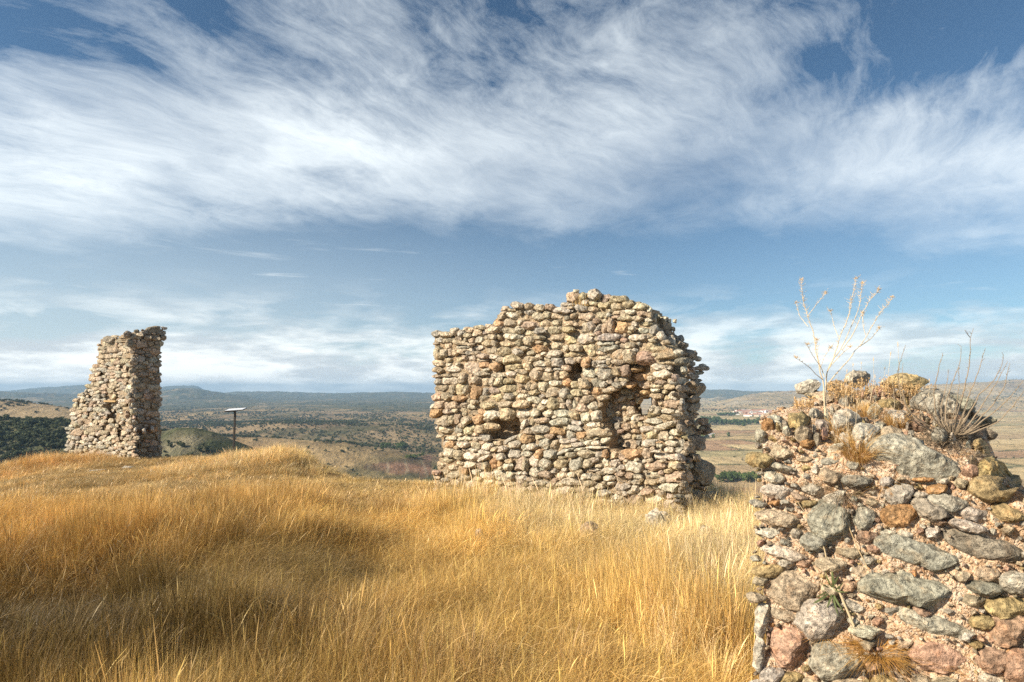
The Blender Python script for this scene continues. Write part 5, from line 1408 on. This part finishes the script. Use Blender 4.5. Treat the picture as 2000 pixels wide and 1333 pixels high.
bush = [c3(l) for l in [[(1290, 1040), (1180, 990), (1060, 900), (1010, 780), (990, 660), (1020, 560), (1045, 490)],
    [(1270, 1030), (1100, 950), (1040, 850), (1020, 760), (1030, 600)], [(1270, 1000), (1220, 880), (1225, 720), (1250, 620), (1275, 540)],
    [(1280, 1010), (1260, 880), (1290, 760), (1310, 640)], [(1290, 1020), (1290, 850), (1340, 700), (1380, 600), (1390, 500)], [(1345, 1000), (1370, 780), (1375, 620)],
    [(1340, 1010), (1400, 780), (1440, 600), (1450, 500), (1440, 440), (1460, 385)], [(1360, 1020), (1430, 820), (1480, 700), (1520, 580), (1535, 510)],
    [(1370, 1030), (1500, 800), (1600, 690), (1650, 600), (1650, 555)], [(1390, 1045), (1530, 850), (1620, 700), (1670, 590)], [(1400, 1050), (1570, 880), (1650, 760), (1690, 600)],
    [(1390, 1060), (1560, 930), (1680, 830), (1777, 710)], [(1400, 1060), (1600, 980), (1720, 860), (1790, 740)], [(1250, 1035), (1120, 980), (1000, 880), (985, 840)],
    [(1300, 1030), (1190, 930), (1150, 850)], [(1310, 1030), (1260, 930), (1240, 860)], [(1330, 1040), (1330, 900), (1310, 800)], [(1340, 1040), (1390, 950), (1450, 880), (1480, 810)], [(1350, 1045), (1450, 960), (1540, 900)],
    [(1300, 1045), (1160, 1010), (1090, 960)], [(1370, 1050), (1480, 1020), (1560, 1010)], [(1440, 440), (1425, 420), (1415, 400)], [(1310, 1035), (1350, 880), (1420, 760)], [(1290, 1030), (1230, 960), (1180, 890), (1140, 800)]]]
for _ in range(26):
    a_ = np.random.default_rng(900 + _).uniform(-1.45, 1.45); l_ = np.random.default_rng(950 + _).uniform(90, 250)
    bx_, by_ = 1330 + a_ * 30, 1045
    bush.append(c3([(bx_, by_), (bx_ + math.sin(a_) * l_ * .4, by_ - math.cos(a_) * l_ * .35), (bx_ + math.sin(a_) * l_ * .8, by_ - math.cos(a_) * l_ * .8 - 20)]))
def bush_twigs(A, P, rd, ci, r):
    n = len(P)
    for i in range(int(n * .3), n):
        if r.uniform() < .5:
            d = r.normal(size=3); d[2] = abs(d[2]) + .2; d /= np.linalg.norm(d)
            L = r.uniform(.004, .016)
            v, f = tube(np.array([P[i], P[i] + d * L]), [.0012, .0005], 3); A.add(v, f, (.9, .9, .9))
rbu = np.random.default_rng(8)
dbb = spot_near(1862, 856)[1]
offs = rbu.uniform(-.16, .14, len(bush))
branch_plant('twiggy_bush', 'leafless grey twiggy bush at the right of the wall top', 'dead bush', [(l, .0032 if len(l) > 3 else .0015, .0007) for l in bush],
    lambda ci: (dbb + offs[ci] * .15, dbb + offs[ci]), MAT_TWIG, None, bush_twigs, 4)
# dark leaf litter round the foot of the bush
A = Acc(); rl = np.random.default_rng(66)
Pb = spot_near(1850, 862)
for _ in range(480):
    a, b = rl.normal(0, 1, 2)
    px, py = 1850 + a * 38, 856 + b * 8
    d = rl.normal(size=3); d[2] = abs(d[2]) * .5; d /= np.linalg.norm(d)
    A.f.append((px, py, d))
tmp = A.f; A = Acc()
Hs = near_hit(np.array([q[0] for q in tmp]), np.array([q[1] for q in tmp]))
for (px, py, d), H in zip(tmp, Hs):
    L = rl.uniform(.01, .05)
    v, f = tube(np.array([H - Pb, H - Pb + d * L * .5 + [0, 0, .003], H - Pb + d * L]), [.0011, .0010, .0004], 3); A.add(v, f, np.array([.8, .78, .75]) * rl.uniform(.5, 1.2))
o = obj('twig_litter', A.mesh('twig_litter'), MAT_TWIG, None, Pb); tag(o, 'grey litter of dead twigs under the bush on the right wall', 'twigs', kind='stuff')
# low thyme-like scrub with tiny straw leaves on the wall head
def scrub(px, py, rad, hgt, n, label, seed):
    r = np.random.default_rng(seed); P = spot_near(px, py); A = Acc()
    for _ in range(n):
        a = r.uniform(0, 6.283); rr = rad * math.sqrt(r.uniform()); h = hgt * r.uniform(.5, 1.1)
        b0 = np.array([math.cos(a) * rr, math.sin(a) * rr, 0]); ln = np.array([math.cos(a), math.sin(a), 0]) * r.uniform(0, .35) * h
        pts = np.array([b0, b0 + ln * .4 + [0, 0, h * .5], b0 + ln + [0, 0, h]])
        v, f = tube(pts, [.0010, .0008, .0005], 3); A.add(v, f, (.7, .62, .5))
        for _ in range(16):
            t_ = r.uniform(.25, 1.0); c0 = pts[0] * (1 - t_) + pts[2] * t_ + r.normal(0, .003, 3)
            d1 = r.normal(size=3); d1 /= np.linalg.norm(d1); d2 = np.cross(d1, r.normal(size=3)); d2 /= np.linalg.norm(d2)
            s_ = r.uniform(.002, .0045)
            A.add(np.array([c0 - d1 * s_, c0 + d2 * s_ * .6, c0 + d1 * s_, c0 - d2 * s_ * .6]), np.array([[0, 1, 2, 3]]), np.array([1.0, .8, .55]) * r.uniform(.7, 1.2))
    o = obj('dry_scrub', A.mesh('dry_scrub'), MAT_STALK, None, P); tag(o, label, 'dry scrub', 'small dry scrub plants on the right wall')
scrub(1655, 785, .075, .10, 60, 'straw-coloured scrub between the two pale rocks of the wall top', 1)
scrub(1640, 775, .05, .08, 40, 'low dry scrub right behind the tall stalk', 2)
scrub(1568, 800, .05, .06, 40, 'dry scrub at the left step of the wall top', 3)
scrub(1712, 772, .07, .085, 45, 'dry scrub left of the lichen-covered top rock', 4)
scrub(1765, 775, .06, .07, 32, 'dry scrub in front of the lichen-covered top rock', 5)
scrub(1800, 778, .05, .06, 24, 'dry scrub under the right end of the lichen-covered top rock', 6)
# thin grass stems on the wall head
A = Acc(); rs = np.random.default_rng(77); P0 = spot_near(1690, 800)
for (px, y0, y1, dxp) in [(1662, 790, 716, 4), (1684, 770, 712, -2), (1698, 790, 706, 8), (1735, 780, 695, 4), (1722, 780, 722, 6), (1760, 785, 678, -6), (1652, 800, 728, 2), (1708, 830, 740, 1), (1660, 905, 800, -1), (1672, 880, 790, 2), (1655, 850, 770, -3), (1745, 830, 742, -2), (1640, 770, 730, -4), (1810, 800, 745, 5)]:
    H = spot_near(px, y0); dr0 = ray(np.array([float(px + dxp)]), np.array([float(y1)]))[0]; T = EYE + dr0 * (H[1] / dr0[1])
    mid_ = (H + T) / 2 + np.array([rs.normal(0, .004), 0, 0])
    v, f = tube(np.array([H, mid_, T]) - P0, [.0011, .0009, .0006], 3); A.add(v, f, (1, 1, 1))
    v, f = tube(np.array([T, T + (T - mid_) * .08, T + (T - mid_) * .2]) - P0, [.0009, .0021, .0005], 4); A.add(v, f, (1.1, 1.0, .85))
o = obj('thin_grass_stems', A.mesh('thin_grass_stems'), MAT_STALK, None, P0); tag(o, 'thin single grass stems sticking up from the right wall top', 'grass stems', kind='stuff')
# green-leaved weed and the two dead stalks hanging across the face
def face_pts(L, off=.03):
    H = near_hit(np.array([q[0] for q in L], float), np.array([q[1] for q in L], float))
    return H - NB3 * off
P = face_pts([(1558, 975), (1575, 1000), (1600, 1038), (1612, 1070), (1618, 1100), (1640, 1150), (1668, 1216)], .035)
v, f = tube(P - P[0], [.0012, .0016, .002, .0024, .0032, .0042, .005], 6)
A = Acc(); A.add(v, f, (.8, .78, .72))
for (i, d) in ((4, (-.06, -.02, .03)), (3, (-.04, 0, .02)), (2, (-.03, -.01, .0))):
    v, f = tube(np.array([P[i] - P[0], P[i] - P[0] + np.array(d) * .7]), [.0014, .0005], 4); A.add(v, f, (.8, .75, .65))
o = obj('dead_stalk', A.mesh('dead_stalk', True), MAT_STALK, None, P[0]); tag(o, 'thick bent dead stalk lying across the face of the right wall', 'dead stalk')
P = face_pts([(1650, 1000), (1662, 1035), (1676, 1068), (1698, 1112)], .03)
v, f = tube(P - P[0], [.0012, .0018, .002, .0022], 6); A = Acc(); A.add(v, f, (.75, .68, .58))
o = obj('dead_stalk', A.mesh('dead_stalk', True), MAT_STALK, None, P[0]); tag(o, 'short thin dead stalk right of the bent one, before the large grey slab', 'dead stalk')
A = Acc(); rg = np.random.default_rng(88); P0 = face_pts([(1626, 1150)], .012)[0]
for (px, py, L_, w_) in [(1585, 1175, .075, .008), (1595, 1160, .06, .006), (1626, 1100, .07, .009), (1640, 1118, .05, .007), (1600, 1128, .05, .005), (1612, 1108, .06, .006), (1650, 1130, .05, .006), (1660, 1150, .04, .005), (1615, 1185, .05, .007), (1650, 1190, .05, .007), (1640, 1200, .05, .006)]:
    T = face_pts([(px, py)], .04)[0] - P0; S0 = rg.normal(0, .004, 3)
    ts = np.linspace(0, 1, 6)[:, None]; cen = S0 * (1 - ts) + T * ts; cen = cen - NB3 * (.02 * np.sin(ts * 3.1)); side = np.cross(T, NB3); side /= np.linalg.norm(side)
    ww = w_ * np.sin(np.clip(ts * 2.9 + .25, 0, 3.1))
    v = np.empty((12, 3)); v[0::2] = cen - side * ww * .5; v[1::2] = cen + side * ww * .5
    A.add(v, np.array([(2 * q, 2 * q + 1, 2 * q + 3, 2 * q + 2) for q in range(5)]), np.array([1, 1, 1]) * rg.uniform(.7, 1.3))
o = obj('green_weed', A.mesh('green_weed'), MAT_GREEN, None, P0); tag(o, 'small weed with narrow green leaves growing from the right wall face', 'weed')
# grass on top of the middle wall
def wall_top_tuft(px, py, hgt, label, seed):
    P = MF.hit(np.array([float(px)]), np.array([float(py)]), .05)[0]
    A = blades(90, .16, hgt * .6, hgt, .004, .3, .6, 0.1, 3, seed)
    o = obj('wall_grass_tuft', A.mesh('wall_grass_tuft'), MAT_GRASS, None, P); tag(o, label, 'grass tuft', 'dry grass on the middle wall')
wall_top_tuft(1132, 596, .16, 'golden grass in front of the rocks crowning the middle wall', 1)
wall_top_tuft(1150, 597, .15, 'golden grass under the grey top rock of the middle wall', 2)

# ------------------------------------------------------------------ grass of the hilltop
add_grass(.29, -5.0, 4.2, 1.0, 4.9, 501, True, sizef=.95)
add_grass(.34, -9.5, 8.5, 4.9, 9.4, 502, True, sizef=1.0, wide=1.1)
add_grass(.42, -18, 10.0, 9.2, 15, 503, False, sizef=1.0)
add_grass(.50, -27, 6.0, 14.8, 27, 504, False, sizef=1.0, wide=1.15)
P_ = np.concatenate(GP); 
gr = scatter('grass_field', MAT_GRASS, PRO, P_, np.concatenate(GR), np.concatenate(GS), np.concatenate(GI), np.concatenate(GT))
tag(gr, 'tall golden dry grass covering the hilltop', kind='stuff')
print('tufts', len(P_))
# ------------------------------------------------------------------ trees in the valley
def tree_mesh(seed, kind='juniper', n=260):
    r = np.random.default_rng(seed); A = Acc()
    if kind == 'juniper': lob = [(r.normal(0, .22), r.normal(0, .22), r.uniform(.3, .85), r.uniform(.22, .36)) for _ in range(7)]
    elif kind == 'poplar': lob = [(r.normal(0, .06), r.normal(0, .06), z_, .17) for z_ in np.linspace(.2, .9, 6)]
    else: lob = [(r.normal(0, .30), r.normal(0, .30), r.uniform(.35, .8), r.uniform(.20, .32)) for _ in range(9)]
    for i in range(n):
        lx, ly, lz, lr = lob[r.integers(len(lob))]
        d = r.normal(size=3); d /= np.linalg.norm(d)
        c0 = np.array([lx, ly, lz]) + d * lr * r.uniform(.55, 1.05)
        c0[2] = max(c0[2], .05)
        a = r.normal(size=3); a /= np.linalg.norm(a); b = np.cross(a, d); b /= np.linalg.norm(b) + 1e-6
        s = r.uniform(.07, .13)
        A.add(np.array([c0 - a * s, c0 + b * s, c0 + a * s, c0 - b * s]), np.array([[0, 1, 2, 3]]), np.array([1, 1, 1]) * r.uniform(.7, 1.35))
    return A.mesh('crown')
def trunk_mesh():
    v, f = tube(np.array([(0, 0, -.05), (0.01, 0, .2), (.0, .02, .5)]), [.05, .04, .02], 5)
    A = Acc(); A.add(v, f, (1, 1, 1)); return A.mesh('trunk')
TM = trunk_mesh()
crowns = {'juniper': [tree_mesh(i, 'juniper') for i in range(4)], 'broad': [tree_mesh(20 + i, 'broad', 330) for i in range(3)], 'poplar': [tree_mesh(40 + i, 'poplar', 220) for i in range(2)]}
MAT_LEAF2 = leafy('riverside_foliage', (0.075, 0.11, 0.035), 0.85, 0.2)
MAT_LEAF3 = leafy('poplar_foliage', (0.12, 0.15, 0.05), 0.85, 0.2)
def tree(name, kind, px, Yd, hgt, wid, label, cat, grp, mat, i=0):
    k_ = (px - 1000) / FPX; z_, _ = valley(np.array([k_]), np.array([float(Yd)]))
    o = bpy.data.objects.new(name, None); COL.objects.link(o); o.location = (k_ * Yd, Yd, float(z_[0]) - .1)
    o.scale = (wid, wid, hgt); o.rotation_euler = (0, 0, i * 1.7)
    tag(o, label, cat, grp)
    cs_ = crowns[kind]; me_ = cs_[i % len(cs_)]
    c_ = bpy.data.objects.new('crown', me_); COL.objects.link(c_); c_.parent = o
    if len(me_.materials) == 0: me_.materials.append(None)
    c_.material_slots[0].link = 'OBJECT'; c_.material_slots[0].material = mat
    t_ = bpy.data.objects.new('trunk', TM); COL.objects.link(t_); t_.parent = o
    if len(TM.materials) == 0: TM.materials.append(MAT_BARK)
    return o
def y_to_dist(px, y):
    """distance at which the land is seen at a frame point (nearest that shows)"""
    k_ = (px - 1000) / FPX
    Yd = np.exp(np.linspace(math.log(120), math.log(9000), 900)); z_, _ = valley(np.full(900, k_), Yd)
    sl = (z_ - EYE[2]) / Yd; run = np.maximum.accumulate(sl)
    i_ = np.argmax((run >= SL(y)))
    return float(Yd[i_])
rt = np.random.default_rng(91)
# junipers that stand apart: the nearest and largest, each its own tree
def cover_prob(px, Yd, k_, z_):
    return None
cnt = 0
cand_px = rt.uniform(-40, 900, 6000); cand_Y = np.exp(rt.uniform(math.log(300), math.log(1500), 6000))
kk = (cand_px - 1000) / FPX
zz, cc = valley(kk, cand_Y)
dens = fbm(kk * cand_Y / 70, cand_Y / 90, oct=3, seed=300)
# visible only
vis = np.zeros(len(kk), bool)
Yg = np.exp(np.linspace(math.log(60), math.log(1600), 160)); 
Kc, Yc = np.meshgrid(kk, Yg); Zc, _ = valley(Kc, Yc); Slc = (Zc - EYE[2]) / Yc
for i in range(len(kk)):
    msk = Yg < cand_Y[i] * .97
    vis[i] = (zz[i] + 4 - EYE[2]) / cand_Y[i] > Slc[msk, i].max() if msk.any() else True
scr = 760 - (zz - EYE[2]) / cand_Y * FPX
vis &= (scr < 925) & ~((cand_px > 706) & (cand_px < 850) & (scr > 884))
forest = (cc == 1)
ok = vis & ((forest & (dens > -.25)) | (~forest & (dens > .10) & (rt.uniform(size=len(kk)) < .6)))
sel = np.where(ok)[0]
size = np.where(forest, 1.0, .9)
order = sel[np.argsort(cand_Y[sel])]
HT = rt.uniform(1.8, 3.8, len(kk))
for n_, i in enumerate(order[:170]):
    where = 'on the dark wooded slope left of the left wall' if cand_px[i] < 130 else ('on the knoll right of the left wall' if cand_px[i] < 460 else 'on the rolling slopes between the left wall and the middle wall')
    tree('juniper_tree', 'juniper', cand_px[i], cand_Y[i], HT[i], HT[i] * rt.uniform(.8, 1.25), 'dark green juniper ' + where, 'tree', 'junipers ' + where, MAT_LEAF, n_)
# hedgerow and riverside trees on the right
groups = []
for j, px in enumerate(np.linspace(1352, 1482, 30)):
    y = 829 + rt.normal(0, .8); D_ = y_to_dist(px, y)
    tree('riverside_tree', 'broad', px, D_, rt.uniform(13, 22) * (1.2 if 1372 < px < 1400 else .85), rt.uniform(13, 20), 'dark green tree in the row between the village and the yellow field', 'tree', 'tree row in front of the village', MAT_LEAF2, j)
for j, px in enumerate([1404, 1409, 1415, 1420, 1426, 1431]):
    tree('riverside_tree', 'broad', px, y_to_dist(px, 813), rt.uniform(13, 17), rt.uniform(13, 18), 'dark tree at the left end of the village', 'tree', 'trees at the left end of the village', MAT_LEAF2, j + 50)
for j, px in enumerate([1438, 1444, 1450]):
    tree('field_tree', 'broad', px, y_to_dist(px, 833), rt.uniform(9, 13), rt.uniform(9, 12), ['left', 'middle', 'right'][j] + ' one of three dark trees alone in the yellow field', 'tree', 'three dark trees in the yellow field', MAT_LEAF2, j + 70)
for j, (px, y, h_) in enumerate([(1360, 855, 12), (1366, 856, 14), (1372, 857, 12), (1378, 856, 9), (1354, 850, 14), (1366, 848, 11), (1374, 851, 10), (1348, 856, 12), (1389, 856, 9), (1418, 853, 9)]):
    tree('poplar_tree', 'poplar' if j in (8, 9) else 'broad', px, y_to_dist(px, y), h_, h_ * (1.0 if j < 8 else 1.6), 'light green tree beside the sheds in the valley field' if j < 8 else ('slim light green poplar right of the sheds' if j == 8 else 'single slim poplar standing farther right of the sheds'), 'tree', 'light green trees by the sheds' if j < 8 else None, MAT_LEAF3, j)
for j in range(26):
    px = rt.uniform(1398, 1474); y = rt.uniform(932, 943)
    tree('riverside_tree', 'broad', px, y_to_dist(px, y), rt.uniform(6, 10), rt.uniform(6, 9), 'sunlit green tree in the thicket below the gap between the walls', 'tree', 'green thicket below the gap between the walls', MAT_LEAF3 if j % 3 == 0 else MAT_LEAF2, j)
for j in range(16):
    px = rt.uniform(752, 800); y = rt.uniform(872, 879)
    tree('riverside_tree', 'broad', px, y_to_dist(px, y), rt.uniform(6, 9), rt.uniform(6, 9), 'green tree in the small grove above the red field', 'tree', 'small grove above the red field', MAT_LEAF2, j)
for j in range(6):
    px = rt.uniform(800, 845); y = rt.uniform(890, 897)
    tree('riverside_tree', 'broad', px, y_to_dist(px, y), rt.uniform(4, 6), rt.uniform(5, 7), 'light green tree at the top edge of the red field', 'tree', 'light trees along the red field', MAT_LEAF3, j)
# the rest of the scattered trees and bushes, beyond counting
PT, RT_, ST, IT, TT = [], [], [], [], []
def more(n, px0, px1, Y0, Y1, seed, thr, hmin, hmax, cover=None, keep=1.0, field=False):
    r = np.random.default_rng(seed)
    px = r.uniform(px0, px1, n); Yd = np.exp(r.uniform(math.log(Y0), math.log(Y1), n)); k_ = (px - 1000) / FPX
    z_, c_ = valley(k_, Yd); x_ = k_ * Yd
    d_ = fbm(x_ / 110, Yd / 170, oct=4, rough=.6, seed=320)
    ok = (d_ > thr) | ((r.uniform(size=n) < .10) & (d_ > -.3))
    ok &= r.uniform(size=n) < keep
    if cover is not None: ok &= np.isin(c_, cover)
    scr_ = 760 - (z_ - EYE[2]) / Yd * FPX
    ok &= ~((px > 706) & (px < 850) & (scr_ > 884) & (Yd < 900))
    h = r.uniform(hmin, hmax, n)
    PT.append(np.stack([x_, Yd, z_ - .1], 1)[ok]); m_ = ok.sum()
    RT_.append(np.stack([np.zeros(m_), np.zeros(m_), r.uniform(0, 6.28, m_)], 1))
    w_ = h * r.uniform(.8, 1.3, n); ST.append(np.stack([w_, w_, h], 1)[ok]); IT.append(r.integers(0, 4, m_))
    TT.append(np.array([.075, .088, .045]) * r.uniform(.7, 1.5, (m_, 1)) * np.array([1, 1, 1]))
more(15000, -60, 900, 300, 2600, 601, .02, 2.0, 4.6, [1, 2, 3, -1])
more(7000, -60, 900, 260, 900, 602, -.2, 1.5, 3.6, [1])
more(9000, 300, 900, 1300, 7000, 603, .10, 3.0, 6.0, None)
more(7000, 1330, 2150, 2600, 6000, 604, .12, 3.0, 6.5, None)
more(1500, 1330, 2150, 420, 2000, 605, .34, 1.2, 3.0, [-1], .5)
P_ = np.concatenate(PT)
protos = []
for i in range(4):
    px, Yd = [(700, 420.0), (742, 520.0), (640, 610.0), (590, 700.0)][i]
    k_ = (px - 1000) / FPX; z_, _ = valley(np.array([k_]), np.array([Yd]))
    o = obj('juniper_tree', crowns['juniper'][i].copy(), MAT_LEAF, None, (k_ * Yd, Yd, float(z_[0])))
    o.data.materials.clear(); o.data.materials.append(MAT_LEAF)
    o.scale = (4, 4, 3.4); tag(o, 'dark green juniper on the rolling slopes between the left wall and the middle wall', 'tree', 'junipers on the rolling slopes between the left wall and the middle wall')
    protos.append(o)
wd = scatter('scattered_woodland', MAT_LEAF, protos, P_, np.concatenate(RT_), np.concatenate(ST), np.concatenate(IT), np.concatenate(TT))
tag(wd, 'juniper scrub dotted over the far slopes', kind='stuff')

# ------------------------------------------------------------------ village
def house(px, y, w, d, h, wall, roof, label, grp, name='village_house', yaw=0.0, shed=False):
    D_ = y_to_dist(px, y); k_ = (px - 1000) / FPX; z_, _ = valley(np.array([k_]), np.array([D_]))
    root = bpy.data.objects.new(name, None); COL.objects.link(root); root.location = (k_ * D_, D_, float(z_[0]) - .3); root.rotation_euler = (0, 0, yaw)
    tag(root, label, 'house' if not shed else 'shed', grp)
    bx = np.array([(a, b, c_) for c_ in (0, h) for a, b in ((-w / 2, -d / 2), (w / 2, -d / 2), (w / 2, d / 2), (-w / 2, d / 2))], float)
    rh = min(w, d) * (.22 if not shed else .12)
    A = Acc(); A.add(bx, np.array([(0, 1, 5, 4), (1, 2, 6, 5), (2, 3, 7, 6), (3, 0, 4, 7)]))
    A.add(np.array([(-w / 2, -d / 2, h), (-w / 2, d / 2, h), (-w / 2, 0, h + rh), (-w / 2, 0, h + rh)]), np.array([(0, 1, 2, 3)])); A.add(np.array([(w / 2, d / 2, h), (w / 2, -d / 2, h), (w / 2, 0, h + rh), (w / 2, 0, h + rh)]), np.array([(0, 1, 2, 3)]))
    obj('wall', A.mesh('wall'), MAT_HWALL[wall], root)
    e = .5; W_, D2 = w / 2 + e, d / 2 + e; t_ = .25
    A = Acc()
    for sg in (-1, 1):
        top = np.array([(-W_, sg * D2, h - e * .2), (W_, sg * D2, h - e * .2), (W_, 0, h + rh + .1), (-W_, 0, h + rh + .1)])
        A.add(np.concatenate([top, top + [0, 0, t_]]), np.array([(0, 1, 2, 3), (7, 6, 5, 4), (0, 4, 5, 1), (1, 5, 6, 2), (2, 6, 7, 3), (3, 7, 4, 0)]))
    obj('roof', A.mesh('roof'), MAT_ROOF[roof], root)
    if not shed:
        for q in range(max(2, int(w / 4))):
            xw = -w / 2 + (q + .5) * w / max(2, int(w / 4))
            me_ = mesh_np('window', [(xw - .6, -d / 2 - .06, h * .45), (xw + .6, -d / 2 - .06, h * .45), (xw + .6, -d / 2 - .06, h * .8), (xw - .6, -d / 2 - .06, h * .8), (xw - .6, -d / 2 + .1, h * .45), (xw + .6, -d / 2 + .1, h * .45), (xw + .6, -d / 2 + .1, h * .8), (xw - .6, -d / 2 + .1, h * .8)], [(0, 1, 2, 3), (0, 4, 5, 1), (1, 5, 6, 2), (2, 6, 7, 3), (3, 7, 4, 0)])
            obj('window', me_, MAT_WINDOW, root)
rv = np.random.default_rng(93)
WN = ['white', 'cream', 'stone']; RN = ['red', 'brown', 'grey']
hs = []
for row, (y0, n, x0, x1) in enumerate([(804.5, 9, 1438, 1512), (807.5, 13, 1430, 1528), (810.5, 12, 1428, 1518), (813.5, 9, 1452, 1500)]):
    for j in range(n):
        px = x0 + (x1 - x0) * (j + .5) / n + rv.normal(0, 1.2)
        wl = int(rv.choice([0, 1, 2], p=[.55, .3, .15])); rf = int(rv.choice([0, 1, 2], p=[.65, .25, .1]))
        w_ = rv.uniform(12, 26)
        rowname = ['rear row', 'second row', 'third row', 'front row'][row]
        house(px, y0 + rv.normal(0, .5), w_, rv.uniform(9, 13), rv.uniform(5, 8), wl, rf, '%s-walled house with a %s roof in the %s of the distant village' % (WN[wl], RN[rf], rowname), 'houses of the distant village', yaw=rv.normal(0, .5))
house(1444, 806, 46, 14, 8, 0, 0, 'long white-walled farm building at the left of the distant village', None, yaw=.1)
house(1466, 805.5, 60, 14, 7, 0, 0, 'longest white hall with a red roof in the middle of the distant village', None, yaw=-.1)
house(1521, 809.5, 24, 12, 8, 0, 2, 'white house standing apart at the right end of the distant village', None, yaw=.2)
house(1512, 804.5, 10, 9, 11, 0, 2, 'tall narrow white building near the right end of the distant village', None, yaw=.0)
house(1379, 853.5, 22, 9, 4, 2, 2, 'long grey shed among the light green trees in the valley', None, 'farm_shed', -.1, True)
house(1385, 851, 14, 8, 4, 2, 2, 'small grey shed behind the long shed in the valley', None, 'farm_shed', .1, True)
